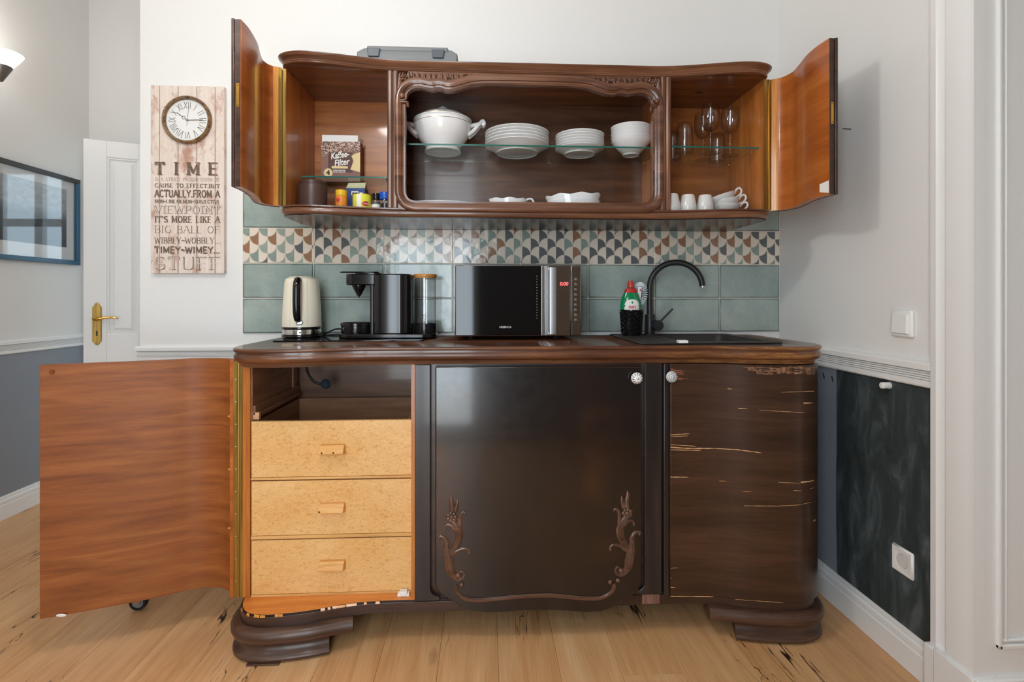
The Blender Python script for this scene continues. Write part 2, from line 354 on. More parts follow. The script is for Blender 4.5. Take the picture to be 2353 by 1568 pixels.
wn = g.n('ShaderNodeTexWhiteNoise', noise_dimensions='3D'); g.l(cb.outputs[0], wn.inputs['Vector'])
pc = g.ramp(wn.outputs['Value'], [(0.0, S(154, 116, 90)), (0.26, S(102, 105, 106)), (0.56, S(142, 156, 147)), (0.8, S(156, 167, 156))], 'CONSTANT')
n = g.noise(g.uv((0.8, 0.8, 1)), 3, 4); pc = g.mix(0.35, pc, g.ramp(n, [(0.3, (0.7, 0.7, 0.7)), (0.7, (1.2, 1.2, 1.2))]), 'MULTIPLY')
left = g.math('LESS_THAN', dd, 0.0); c = g.mix(left, S(228, 214, 198), pc)
ln = g.math('MAXIMUM', g.math('LESS_THAN', g.math('ABSOLUTE', g.math('SUBTRACT', rr, 1.0)), 0.045), g.math('MULTIPLY', 0.0, dd)); c = g.mix(g.math('MULTIPLY', ln, 0.75), c, S(214, 200, 184))
sp2 = g.ramp(g.noise(g.uv((1, 1, 1)), 2.2, 5, 0.75), [(0.70, (0, 0, 0)), (0.74, (1, 1, 1))]); c = g.mix(g.math('MULTIPLY', sp2, 0.7), c, S(140, 100, 66)); g.col(c)
g.bump(g.noise(g.uv((0.7, 0.7, 1)), 1.0, 2), 0.10, 0.02)
m = M['plank'] = mat('oak_plank', S(206, 160, 112), 0.42, coat=0.05); g = G(m); oi = g.n('ShaderNodeObjectInfo')
n = g.noise(g.uv((11, 0.9, 1)), 1.6, 6, 0.6, 0.8); n2 = g.noise(g.uv((190, 7, 1)), 1.0, 3)
c = g.ramp(n, [(0.28, S(196, 140, 90)), (0.5, S(220, 168, 116)), (0.72, S(234, 190, 142))])
c = g.mix(0.3, c, g.ramp(oi.outputs['Random'], [(0, S(206, 152, 102)), (1, S(228, 182, 134))])); c = g.mix(0.28, c, g.ramp(n2, [(0.3, (0.6, 0.6, 0.6)), (0.65, (1.08, 1.08, 1.08))]), 'MULTIPLY')
cr = g.noise(g.uv((16, 1.6, 1)), 1.3, 3, 0.5, 0.9); n3 = g.noise(g.uv((1.6, 1.0, 1)), 1.5, 2)
q = g.math('MULTIPLY', g.ramp(g.math('ABSOLUTE', g.math('SUBTRACT', cr, 0.5)), [(0.005, (1, 1, 1)), (0.011, (0, 0, 0))]), g.ramp(n3, [(0.565, (0, 0, 0)), (0.625, (1, 1, 1))]))
vo = g.n('ShaderNodeTexVoronoi'); vo.inputs['Scale'].default_value = 1.0; g.l(g.uv((4.2, 1.5, 1)), vo.inputs['Vector'])
kn = g.ramp(g.math('ADD', vo.outputs['Distance'], g.math('MULTIPLY', g.noise(g.uv((40, 12, 1)), 1.0, 3), 0.08)), [(0.06, (1, 1, 1)), (0.13, (0, 0, 0))])
c = g.mix(g.math('MULTIPLY', kn, 0.8), c, S(96, 62, 38)); c = g.mix(q, c, S(48, 34, 26)); g.col(c); g.bump(n2, 0.1, 0.002)
m = M['board'] = mat('distressed_board', S(226, 210, 198), 0.6); g = G(m)
n = g.noise(g.uv((7, 3.5, 1), False), 1.7, 6, 0.7, 0.3); tc = g.n('ShaderNodeTexCoord'); sp = g.n('ShaderNodeSeparateXYZ'); g.l(tc.outputs['Generated'], sp.inputs[0])
n2 = g.noise(g.uv((90, 6, 1)), 1.0, 4)
q = g.ramp(n, [(0.52, (0, 0, 0)), (0.66, (1, 1, 1))]); c = g.mix(0.5, S(228, 212, 200), g.ramp(n2, [(0.3, S(210, 190, 176)), (0.7, S(236, 224, 214))])); g.col(g.mix(g.math('MULTIPLY', q, 0.85), c, S(176, 126, 100)))
M['board_edge'] = mat('board_edge', S(96, 66, 50), 0.7)
m = M['ink'] = mat('faded_ink', S(84, 64, 54), 0.6); g = G(m); n = g.noise(g.uv((60, 25, 1), False), 2.0, 5, 0.7); g.col(g.ramp(n, [(0.40, S(92, 72, 60)), (0.58, S(122, 100, 88)), (0.70, S(204, 184, 170))]))
M['ink_l'] = mat('pale_ink', S(146, 122, 108), 0.6)
M['ink_bg'] = mat('cream_print', S(230, 216, 204), 0.6)
m = M['clock_rim'] = mat('marbled_rim', S(120, 92, 62), 0.35); g = G(m); g.col(g.ramp(g.noise(g.uv((30, 30, 30), False, 'Object'), 2.0, 5, 0.7), [(0.35, S(70, 48, 30)), (0.6, S(150, 116, 78))]))
M['clock_face'] = mat('clock_paper', S(232, 231, 229), 0.5)
M['hand'] = mat('grey_metal_hand', S(112, 110, 106), 0.4)
M['paper'] = mat('white_paper', S(228, 227, 226), 0.6)
m = M['photo'] = mat('grey_city_print', S(120, 122, 126), 0.5); g = G(m); tc = g.n('ShaderNodeTexCoord'); sp = g.n('ShaderNodeSeparateXYZ'); g.l(tc.outputs['Generated'], sp.inputs[0])
n = g.noise(g.uv((14, 22, 1), False), 2, 5, 0.7); c = g.ramp(sp.outputs[2], [(0.0, S(58, 62, 70)), (0.45, S(84, 90, 98)), (0.62, S(168, 172, 176)), (1, S(186, 188, 190))]); g.col(g.mix(0.5, c, g.ramp(n, [(0.35, (0.25, 0.25, 0.28)), (0.7, (1.2, 1.2, 1.2))]), 'MULTIPLY'))
M['frame_d'] = mat('black_frame', S(58, 56, 56), 0.35)
M['frame_refl'] = mat('frame_blue_reflection', S(52, 92, 122), 0.3)  # blue reflection on the black frame, painted into the bar colour
M['case'] = mat('grey_case', S(122, 124, 126), 0.5, bump=0.05, bscale=200)
M['case_d'] = mat('dark_case_latch', S(84, 90, 96), 0.4)
M['lamp_glass'] = mat('lit_lamp_glass', (1.0, 0.98, 0.95, 1), 0.4, emit=7)
M['lamp_metal'] = mat('lamp_metal', S(110, 104, 98), 0.35, metal=0.6)
M['jar'] = mat('brown_canister', S(78, 56, 50), 0.38)
M['green'] = mat('green_soap', (0.01, 0.36, 0.13, 1), 0.08, trans=0.4, coat=0.4)
M['red'] = mat('red_plastic', S(196, 64, 48), 0.3)
M['blue'] = mat('blue_plastic', S(28, 82, 176), 0.3)
M['navy'] = mat('navy_print', S(38, 66, 128), 0.5)
M['yellow'] = mat('yellow_plastic', S(230, 184, 40), 0.35)
M['orange'] = mat('orange_label', S(232, 142, 52), 0.45)
M['lime'] = mat('lime_label', S(226, 222, 70), 0.4)
M['brush_b'] = mat('brush_blue', S(52, 108, 160), 0.35)
M['bristle'] = mat('white_bristle', S(232, 232, 232), 0.5)
M['box'] = mat('brown_carton', S(132, 92, 80), 0.5)
M['box_d'] = mat('dark_carton_panel', S(84, 46, 38), 0.5)
m = M['beans'] = mat('coffee_bean_print', S(70, 44, 34), 0.5); g = G(m); vo = g.n('ShaderNodeTexVoronoi'); vo.inputs['Scale'].default_value = 170; g.l(g.uv((1, 1.6, 1), False), vo.inputs['Vector']); g.col(g.ramp(vo.outputs['Distance'], [(0.2, S(52, 32, 26)), (0.45, S(110, 74, 60)), (0.7, S(206, 178, 160))]))
M['kraft'] = mat('paper_filter', S(230, 204, 150), 0.6)
M['led'] = mat('red_digits', (1.0, 0.10, 0.10, 1), 0.5, emit=2.2)
M['print_w'] = mat('white_print', S(238, 234, 228), 0.5)
M['print_k'] = mat('black_print', S(30, 28, 28), 0.5)
M['print_r'] = mat('red_print', S(196, 44, 40), 0.5)
M['rubber'] = mat('black_rubber', S(22, 22, 22), 0.55)
M['plug'] = mat('slate_plug', S(50, 62, 72), 0.4)
M['plastic_w'] = mat('white_plastic', S(238, 238, 236), 0.25)

# ================================================================== THE SETTING
XR, XL, XB = 1.303, -2.47, -1.43               # kitchen wall's side corner, far hall wall, free end of the tiled wall
TX0, TPX, TZ0, TPZ = -1.0116, 0.2919, 0.9885, 0.1474
# floor with its planks
fl = struct('floor', MB().box(-2.6, 2.3, -5.1, 3.6, -0.12, -0.005), M['plank'])
xs = [0.601+0.186*k for k in range(-17, 5)]
pm = {}
for ci, x0 in enumerate(xs):
    x1 = min(x0+0.186, XR)
    if x0 > XR-0.02: continue
    y = {0.601: -0.66}.get(round(x0, 3), -1.7+random.random()*1.1); y = y-2.1 if y > -1.0 else y
    first = True
    while y < 1.15:
        ln = 2.1 if random.random() < .6 else 1.5
        y0, y1 = max(y, -1.75), min(y+ln, 1.15)
        if y1-y0 > 0.12:
            obj('plank', MB().box(x0+0.0004, x1-0.0004, y0+0.0004, y1-0.0004, -0.004, 0), M['plank'], fl, bevel=0.0005)
        y += ln
struct('ceiling', MB().box(-2.6, 2.3, -5.1, 3.6, 3.1, 3.2), M['ceil'])
wb = struct('wall_back', MB().box(XB, 2.3, 0, 1.15, 0, 3.1), M['wall'])
# dado paint below the chair rail is a skin on the wall
obj('dado_paint', MB().box(XB-0.001, XR, -0.002, 0, 0.0, 0.90), M['dado'], wb)
obj('grout_bed', MB().box(TX0, XR, -0.0068, 0, TZ0+0.002, TZ0+4*TPZ), M['grout'], wb)
for r in range(4):
    for c in range(8):
        x0 = TX0+c*TPX+0.0018; x1 = min(TX0+(c+1)*TPX-0.0018, XR-0.003); z0 = TZ0+r*TPZ+0.0018; z1 = z0+TPZ-0.0036
        j = random.uniform(0, 0.0008); b = MB().box(x0, x1, -0.0085-j, -0.001, z0, z1)
        if r == 2:
            up = c in (1, 3, 4, 5)
            def uvf(p, n, c=c, z0=z0, up=up):
                u = (p.x-(TX0+c*TPX))/TPX*8.0-0.82; v = 4-(p.z-z0)/(TPZ-.0036)*4+0.05
                return (8.35-u, 4-v) if up else (u, v)
            obj('patterned_tile', b, M['scale_tile'], wb, bevel=0.0012, uvf=uvf)
        else: obj('tile', b, M['tile'], wb, bevel=0.0015)
# side wall, its blackboard and paint
wr = struct('wall_right', MB().box(XR, 2.3, -0.94, 0, 0, 3.1), M['wall'])
obj('dado_paint', MB().box(XR-0.002, XR, -0.82, 0, 0.0, 0.89), M['dado'], wr)
yc0 = on_x(1926, 1000, XR).y
cb = [(yc0, 0.11), (-0.82, 0.11), (-0.82, 0.885), (yc0+0.004, 0.885), (yc0+0.003, 0.6), (yc0+0.008, 0.4)]
obj('blackboard_paint', MB().prism(cb, 'x', XR-0.0035, XR-0.0015), M['chalk'], wr)
for px, py in ((1893, 864), (1913, 871)):
    p = on_x(px, py, XR-0.002); obj('wall_mark', MB().tube([p+Vector((0, -0.004, -0.01)), p+Vector((0, 0.004, 0.01))], 0.0028, 6), M['rubber'], wr)
def rail(name, path, z0, z1, d=0.022):
    h = z1-z0; pr = [(0, z0), (d*.45, z0), (d*.55, z0+h*.06), (d*.55, z0+h*.26)]
    for k in range(4):
        a = z0+h*(.28+.09*k); pr += [(d*.34, a), (d*.36, a+h*.02), (d*.62, a+h*.03), (d*.62, a+h*.085)]
    pr += [(d*.42, z0+h*.66), (d*.95, z0+h*.69), (d*.95, z0+h*.90), (d*.6, z1), (0, z1)]
    return struct(name, MB().sweep(path, pr), M['white'], ang=25)
def skirt(name, path, z1=0.12, d=0.016):
    pr = [(0, 0.001), (d, 0.001), (d, z1*.62), (d*.8, z1*.64), (d*.8, z1*.70), (d*.92, z1*.72), (d*.85, z1*.82), (d*.55, z1*.86), (d*.6, z1*.9), (d*.4, z1), (0, z1)]
    return struct(name, MB().sweep(path, pr), M['white'], ang=25)
rail('trim_1', [(XB-0.0, 0.8), (XB-0.0, 0.0), (-0.62, 0.0)], 0.875, 0.937)
rail('trim_2', [(XR, 0.0), (XR, -0.808)], 0.875, 0.950, 0.026)
rail('trim_3', [(XL, -2.98), (XL, 1.15)], 0.846, 0.918)
skirt('baseboard_right', [(XR, 0.0), (XR, -0.81)])
skirt('baseboard_back', [(XB, 1.15), (XB, 0.0), (XR, 0.0)])
skirt('baseboard_left', [(XL, -2.98), (XL, 1.15)])
# doorway casing and panelled reveal at the near end of the side wall
cs = [(-0.806, XR), (-0.806, XR-0.012), (-0.815, XR-0.024), (-0.835, XR-0.026), (-0.845, XR-0.02), (-0.865, XR-0.02), (-0.872, XR-0.03), (-0.93, XR-0.032), (-0.938, XR-0.030), (-0.9545, XR-0.030), (-0.9545, XR)]
b = MB().prism([(y, x) for y, x in cs], 'z', 0.145, 3.1); b.v = [Vector((p.y, p.x, p.z)) for p in b.v]
struct('trim_4', b, M['white'])
struct('trim_5', MB().box(XR-0.04, XR+0.03, -0.962, -0.84, 0.0, 0.15).box(XR-0.036, XR+0.03, -0.84, -0.804, 0, 0.145), M['white'], bevel=0.004)
rv = struct('wall_reveal', MB().box(XR-0.025, 2.3, -0.953, -0.93, 0, 3.1), M['white'])
x0 = 1.335
for (xa, xb2, za, zb) in ((x0, 2.2, 0.222, 0.236), (x0+0.012, 2.2, 0.243, 0.25), (x0, x0+0.012, 0.222, 3.0), (x0+0.018, x0+0.024, 0.243, 3.0)):
    obj('panel_moulding', MB().box(xa, xb2, -0.963, -0.95, za, zb), M['white'], rv, bevel=0.004)
obj('base_strip', MB().box(XR-0.03, 2.3, -0.968, -0.95, 0, 0.148), M['white'], rv, bevel=0.004)
struct('wall_right_rear', MB().box(2.2, 2.3, -5.0, -0.955, 0, 3.1), M['wall'])
# hall: far side wall, end wall with doorway, room beyond with a window
wl = struct('wall_left', MB().box(XL-0.13, XL, -5.0, 3.5, 0, 3.1), M['wall_dim'])
obj('dado_paint', MB().box(XL, XL+0.002, -2.98, 1.15, 0.0, 0.86), M['dado'], wl)
struct('wall_hall_end', MB().box(XL, -2.27, 1.15, 1.27, 0, 3.1).box(-2.27, XB, 1.15, 1.27, 2.04, 3.1), M['wall_dim'])
struct('wall_hall_return', MB().box(-1.475, XB+0.1, 1.15, 1.27, 0, 2.04), M['wall_dim'])
def window_wall(name, x0, x1, y, y2, holes, zt=3.1):
    b = MB(); cur = x0
    for (a, c, z0, z1) in holes:
        b.box(cur, a, y, y2, 0, zt); b.box(a, c, y, y2, 0, z0); b.box(a, c, y, y2, z1, zt); cur = c
    b.box(cur, x1, y, y2, 0, zt); return struct(name, b, M['wall'])
def window(name, x0, x1, z0, z1, y, dz=0.62):
    b = MB(); t = 0.055
    b.box(x0, x0+t, y-.03, y+.03, z0, z1); b.box(x1-t, x1, y-.03, y+.03, z0, z1); b.box(x0, x1, y-.03, y+.03, z0, z0+t); b.box(x0, x1, y-.03, y+.03, z1-t, z1)
    xm = (x0+x1)/2; zm = z0+(z1-z0)*dz; b.box(xm-.04, xm+.04, y-.03, y+.03, z0, z1); b.box(x0, x1, y-.03, y+.03, zm-.04, zm+.04)
    return struct(name, b, M['white'])
window_wall('wall_far_room', XL, 2.3, 3.5, 3.6, [(-0.62, 0.22, 1.0, 2.5)]); window('window_2', -0.62, 0.22, 1.0, 2.5, 3.55)
rw = window_wall('wall_rear', XL, 2.2, -3.15, -3.0, [(-1.0, -0.05, 0.06, 2.55)]); rw.data.materials[0] = M['wall_rear']
window('window_1', -1.0, -0.05, 0.06, 2.55, -3.06, .72)
# white panelled door standing open in the hall
HX, HY = -1.475, 1.064; ang = atan2(HY-0.76, HX+2.217)
dr = bpy.data.objects.new('door_1', None); C.objects.link(dr); dr.location = (-2.217, 0.76, 0); dr.rotation_euler = (0, 0, ang); dr['kind'] = 'structure'; LOCAL.append(dr)
cols = [(0.0, 0.105), (0.255, 0.325), (0.475, 0.545), (0.695, 0.80)]; rows = [(0.01, 0.22), (0.76, 0.93), (1.93, 2.02)]
b = MB()
for a, c in cols: b.box(a, c, 0, 0.04, 0.01, 2.02)
for i in range(3):
    for z0, z1 in rows: b.box(cols[i][1], cols[i+1][0], 0, 0.04, z0, z1)
obj('door_frame', b, M['white'], dr, bevel=0.002)
for i in range(3):
    for k in range(2):
        x0, x1, z0, z1 = cols[i][1], cols[i+1][0], rows[k][1], rows[k+1][0]; t = 0.022; pl = [(x0, z0), (x1, z0), (x1, z1), (x0, z1)]
        vs = []
        for d, y in ((0, 0.003), (0.004, 0.006), (0.010, 0.005), (0.014, 0.016), (0.034, 0.006), (0.036, 0.004)):
            vs += [(x0+d, y, z0+d), (x1-d, y, z0+d), (x1-d, y, z1-d), (x0+d, y, z1-d)]
        fs = [(r*4+q, r*4+(q+1) % 4, r*4+4+(q+1) % 4, r*4+4+q) for r in range(5) for q in range(4)]+[(20, 21, 22, 23)]
        obj('door_panel', MB().add(vs, fs), M['white'], dr, ang=10)
hp = [(-.021, -.105), (-.021, .085), (-.014, .092), (-.010, .104), (0, .112), (.010, .104), (.014, .092), (.021, .085), (.021, -.105), (.014, -.112), (.010, -.122), (0, -.128), (-.010, -.122), (-.014, -.112)]
pl = obj('handle_plate', MB().prism([(0.062+x, 1.0+z) for x, z in hp], 'y', -0.006, 0.0), M['brass'], dr, bevel=0.0015)
obj('keyhole', MB().prism([(0.058, 0.925), (0.066, 0.925), (0.065, 0.94), (0.067, 0.948), (0.062, 0.954), (0.057, 0.948), (0.059, 0.94)], 'y', -0.0065, -0.005), M['rubber'], pl)
for z in (0.885, 1.098): obj('screw', MB().ell((0.062, -0.006, z), 0.004, 0.002, 0.004, 8, 6), M['brass_b'], pl)
obj('door_handle', MB().tube(catmull([(0.058, -0.004, 1.022), (0.058, -0.04, 1.022), (0.075, -0.05, 1.02), (0.105, -0.05, 1.026), (0.14, -0.05, 1.028), (0.168, -0.048, 1.02)], 5), [0.011]*6+[0.011, .0105, .010, .0095, .009, .0085, .008, .0075, .007, .007, .0065, .0065, .006, .006, .0055, .0055, .005, .005, .004, .003], 8), M['brass_b'], dr)
obj('latch_plate', MB().box(-0.001, 0.0, 0.012, 0.028, 0.995, 1.05), M['steel'], dr)
# switch, socket, coat peg and nail on the side wall
sw = thing('light_switch', 'white square rocker light switch on the pale wall above the blackboard', 'switch', (XR, on_x(2078, 744, XR).y, on_x(2078, 744, XR).z), local=True)
obj('frame', MB().box(-0.012, 0, -0.041, 0.041, -0.041, 0.041), M['plastic_w'], sw, bevel=0.005)
b = MB().box(-0.017, -0.010, -0.030, 0.030, -0.030, 0.030); b.v = [Vector((p.x-(0.003 if p.x < -.013 and p.z < 0 else 0), p.y, p.z)) for p in b.v]
obj('rocker', b, M['plastic_w'], sw, bevel=0.002)
p = on_x(2079, 1290, XR); sk = thing('power_socket', 'white wall socket set into the blackboard paint', 'socket', p, local=True)
b = MB().lathe([(0.0, 0.001), (0.019, 0.001), (0.0205, 0.011), (0.0205, 0.0125), (0.022, 0.0125), (0.022, 0.0)], seg=28, closed=False); b.xf(Matrix.Rotation(-pi/2, 4, 'Y'))
o = obj('frame', MB().box(-0.011, 0, -0.041, 0.041, -0.041, 0.041), M['plastic_w'], sk, bevel=0.004)
kb = MB().lathe([(0.0205, -0.01), (0.0205, 0.03)], seg=28); kb.xf(Matrix.Rotation(-pi/2, 4, 'Y'))
cut(o, kb)
b = MB().lathe([(0.0, 0.002), (0.0195, 0.002), (0.0205, 0.011)], seg=28); b.xf(Matrix.Rotation(-pi/2, 4, 'Y')); obj('socket_well', b, M['china_g'], sk)
b = MB()
for y in (-0.0095, 0.0095): b.ell((-0.0022, y*0.75, -y*0.75), 0.0008, 0.0034, 0.0034, 10, 6)
obj('pin_hole', b, M['rubber'], sk)
p = on_x(2046, 886, XR); pg = thing('coat_peg', 'small white round wall peg near the top of the blackboard', 'peg', p, local=True)
b = MB().lathe([(0.011, 0.0), (0.0115, 0.003), (0.0100, 0.016), (0.0105, 0.027), (0.0095, 0.030), (0.0, 0.030)], seg=20); b.xf(Matrix.Rotation(-pi/2, 4, 'Y')); obj('post', b, M['plastic_w'], pg)
b = MB().lathe([(0.0065, 0.029), (0.006, 0.0315), (0.0, 0.0315)], seg=20); b.xf(Matrix.Rotation(-pi/2, 4, 'Y')); obj('cap', b, M['china'], pg)
p = on_x(1956, 297, XR)
solo('nail', MB().tube([p+Vector((0.004, 0, 0)), p+Vector((-0.028, 0.006, 0.003))], 0.0016, 6), M['rubber'], 'small bare nail sticking out of the shaded wall beside the upper cabinet door', 'nail')
# framed print on the hall wall
yR = on_x(175, 500, XL).y; yL = yR-1.05; zT, zB = 1.850, 1.334
fp = thing('framed_print', 'framed grey city print behind glass on the hall wall', 'picture', (XL, yR, zB))
obj('frame_bar', MB().box(XL+.002, XL+.026, yL, yR, zT-.026, zT), M['frame_d'], fp, bevel=0.002)
obj('frame_bar', MB().box(XL+.002, XL+.026, yL, yR, zB, zB+.026), M['frame_refl'], fp, bevel=0.002, label='lower frame bar coloured with a blue reflection')
obj('frame_bar', MB().box(XL+.002, XL+.026, yR-.026, yR, zB+.026, zT-.026), M['frame_refl'], fp, bevel=0.002)
obj('frame_bar', MB().box(XL+.002, XL+.026, yL, yL+.026, zB+.026, zT-.026), M['frame_d'], fp, bevel=0.002)
obj('mount', MB().box(XL+.002, XL+.008, yL+.02, yR-.02, zB+.02, zT-.02), M['paper'], fp)
obj('print', MB().box(XL+.008, XL+.009, yL+.10, yR-.085, zB+.10, zT-.075), M['photo'], fp)
obj('pane', MB().box(XL+.017, XL+.019, yL+.02, yR-.02, zB+.02, zT-.02), M['glass'], fp)
# uplighter on the hall wall
q = on_x(3, 124, XL+0.16); lp = thing('uplighter', 'lit conical uplighter on the hall wall above the framed print', 'lamp', q, local=True)
obj('lamp_glass', MB().lathe([(0.040, -0.060), (0.060, -0.032), (0.077, -0.006), (0.082, 0.003), (0.080, 0.004), (0.074, -0.006), (0.057, -0.032), (0.036, -0.058), (0.0, -0.058)], seg=32).xf(Matrix.Scale(1.0, 4)), M['lamp_glass'], lp)
obj('lamp_cone', MB().lathe([(0.0, -0.136), (0.006, -0.132), (0.041, -0.064), (0.041, -0.059), (0.0, -0.059)], seg=32).xf(Matrix.Scale(1.0, 4)), M['lamp_metal'], lp)
obj('wall_arm', MB().tube([(0, 0, -0.115), (-0.08, 0, -0.125), (-0.158, 0, -0.105)], 0.008, 8).box(-0.16, -0.148, -0.03, 0.03, -0.15, -0.06), M['lamp_metal'], lp)
point('uplighter_light', q+Vector((0.02, 0, 0.05)), 1.6, 0.05, (1, 0.95, 0.88))
# hanging plank clock ------------------------------------------------
GA = {}
def arc(cx, cy, rx, ry, a0, a1, n=10): return [(cx+rx*cos(radians(a0+(a1-a0)*i/n)), cy+ry*sin(radians(a0+(a1-a0)*i/n))) for i in range(n+1)]
GA.update({'A': (.8, [[(0, 0), (.4, 1)], [(.4, 1), (.8, 0)], [(.16, .36), (.64, .36)]]), 'B': (.7, [[(.1, 0), (.1, 1)], [(.1, 1)]+arc(.4, .76, .22, .24, 90, -90)+[(.1, .52)], [(.1, .52)]+arc(.42, .26, .26, .26, 90, -90)+[(.1, 0)]]),
 'C': (.75, [arc(.42, .5, .36, .5, 45, 315, 14)]), 'E': (.65, [[(.1, 0), (.1, 1)], [(.1, 1), (.6, 1)], [(.1, .52), (.5, .52)], [(.1, 0), (.6, 0)]]), 'F': (.62, [[(.1, 0), (.1, 1)], [(.1, 1), (.6, 1)], [(.1, .52), (.48, .52)]]),
 'G': (.8, [arc(.42, .5, .36, .5, 45, 330, 14), [(.72, .26), (.72, .45)], [(.5, .45), (.74, .45)]]), 'I': (.3, [[(.15, 0), (.15, 1)]]), 'J': (.5, [[(.36, 1), (.36, .25)], arc(.2, .22, .16, .22, 0, -170, 8)]), 'K': (.75, [[(.1, 0), (.1, 1)], [(.1, .42), (.66, 1)], [(.28, .6), (.7, 0)]]),
 'L': (.62, [[(.1, 0), (.1, 1)], [(.1, 0), (.58, 0)]]), 'M': (.95, [[(.1, 0), (.1, 1)], [(.1, 1), (.47, .15)], [(.47, .15), (.85, 1)], [(.85, 1), (.85, 0)]]), 'N': (.8, [[(.1, 0), (.1, 1)], [(.1, 1), (.7, 0)], [(.7, 0), (.7, 1)]]), 'O': (.82, [arc(.41, .5, .35, .5, 90, 450, 20)]),
 'P': (.68, [[(.1, 0), (.1, 1)], [(.1, 1)]+arc(.38, .74, .26, .26, 90, -90)+[(.1, .48)]]), 'R': (.75, [[(.1, 0), (.1, 1)], [(.1, 1)]+arc(.38, .75, .25, .25, 90, -90)+[(.1, .5)], [(.34, .5), (.68, 0)]]), 'S': (.65, [arc(.33, .75, .25, .25, 30, 270, 10)[:-1]+arc(.33, .25, .27, .25, 90, -150, 10)]),
 'T': (.72, [[(.36, 0), (.36, 1)], [(.02, 1), (.70, 1)], [(.04, 1), (.04, .84)], [(.68, 1), (.68, .84)]]), 'U': (.78, [[(.1, 1), (.1, .3)]+arc(.39, .3, .29, .3, 180, 360)+[(.68, 1)]]), 'V': (.76, [[(0, 1), (.38, 0)], [(.38, 0), (.76, 1)]]), 'W': (1.05, [[(0, 1), (.26, 0)], [(.26, 0), (.52, .85)], [(.52, .85), (.78, 0)], [(.78, 0), (1.05, 1)]]),
 'X': (.7, [[(0, 0), (.7, 1)], [(0, 1), (.7, 0)]]), 'Y': (.75, [[(.38, 0), (.38, .48)], [(.38, .48), (.02, 1)], [(.38, .48), (.74, 1)]]), '.': (.2, [[(.08, 0), (.08, .10)]]), ',': (.2, [[(.1, .08), (.05, -.1)]]), "'": (.2, [[(.1, .75), (.1, 1)]]), '~': (.5, [arc(.15, .45, .12, .1, 180, 0, 6)+arc(.38, .48, .12, .1, 180, 360, 6)[1:]]), '-': (.4, [[(.05, .45), (.35, .45)]]), ' ': (.45, [])})
def lettering(txt, x0, x1, z0, z1, wt, y, serif=0.0, slant=0, b=None, mb=None):
    """stroke lettering set flat on a vertical face: weight wt (metres), optional slab serifs"""
    tw = sum(GA[ch][0]+.16 for ch in txt)-.16; kx = (x1-x0)/tw; kz = z1-z0; X = x0; mb = mb or MB(); y0 = y
    def seg(p, q, t):
        dx, dz = q[0]-p[0], q[1]-p[1]; L = hypot(dx, dz)
        if L < 1e-7: return
        nx, nz = -dz/L*t/2, dx/L*t/2; y = y0-2e-5*(len(mb.v)//4 % 40); mb.add([(p[0]+nx, y, p[1]+nz), (p[0]-nx, y, p[1]-nz), (q[0]-nx, y, q[1]-nz), (q[0]+nx, y, q[1]+nz)], [(0, 1, 2, 3)])
    for ch in txt:
        wd, st = GA[ch]
        for pl in st:
            P = [(X+u*kx+slant*v*kz, z0+v*kz) for u, v in pl]
            for i, (p, q) in enumerate(zip(P, P[1:])):
                horiz = abs(q[1]-p[1]) < abs(q[0]-p[0])*.6
                thin = (ch in 'AVWXYMNKU' and ((q[0]-p[0])*(q[1]-p[1]) > 0)) and len(pl) == 2
                t = wt*(0.45 if (horiz and serif) or thin and serif else 1.0)
                e = t*0.25; L = hypot(q[0]-p[0], q[1]-p[1]) or 1; ux, uz = (q[0]-p[0])/L*e, (q[1]-p[1])/L*e
                seg((p[0]-ux, p[1]-uz), (q[0]+ux, q[1]+uz), t)
            if serif and len(pl) == 2 and ch not in ".,'~-":
                for u, v in (pl[0], pl[-1]):
                    if v in (0, 1) and abs(pl[0][1]-pl[1][1]) > .3 and not (ch == 'T' and v == 1):
                        px = X+u*kx+slant*v*kz; pz = z0+v*kz; seg((px-serif, pz), (px+serif, pz), wt*.42)
        X += (wd+.16)*kx
    return mb
bx0, bx1, bz0, bz1 = -1.374, -1.080, 1.2395, 2.015
ck = thing('plank_clock', 'distressed pink-white plank sign with a round clock and printed verse about time', 'clock', (bx0, 0, bz0))
sm = [bx0, bx0+.0345, bx0+.109, bx0+.184, bx0+.2575, bx1]
for i in range(5): obj('plank', MB().box(sm[i]+(.0011 if i else 0), sm[i+1]-(.0011 if i < 4 else 0), -0.022, -0.002, bz0, bz1), M['board'], ck, bevel=0.0012)
obj('backing', MB().box(bx0+.004, bx1-.004, -0.018, -0.0, bz0+.004, bz1-.004), M['board_edge'], ck)
def bz(py): return bz1-(py-197)/(628-197)*(bz1-bz0)      # sign rows read off the photograph
lx0, lx1 = bx0+.017, bx1-.017; LY = -0.0230
def zz(v0, v1): s = 490/1568; return bz(170+v1*s), bz(170+v0*s)
def line(txt, v0, v1, wt, serif=0.0, m='ink', xa=lx0, xb=lx1, y=LY):
    z0, z1 = zz(v0, v1); return obj('lettering', lettering(txt, xa, xb, z0, z1, wt, y, serif), M[m], ck, kind='stuff')
z0, z1 = zz(652, 738)
def spaced(pairs, m, dx=0, dz=0, y=LY):
    for ch, a, b2 in pairs: obj('letter', lettering(ch, a+dx, b2+dx, z0+dz, z1+dz, 0.0098, y, 0.0088), M[m], ck)
k = (bx1-bx0)/(625-88)
pr = [(ch, bx0+(a-88)*k, bx0+(b2-88)*k) for ch, a, b2 in (('T', 122, 185), ('I', 256, 292), ('M', 355, 440), ('E', 512, 578))]
spaced(pr, 'ink_l', 0.0035, -0.003, LY+0.0006); spaced(pr, 'ink')
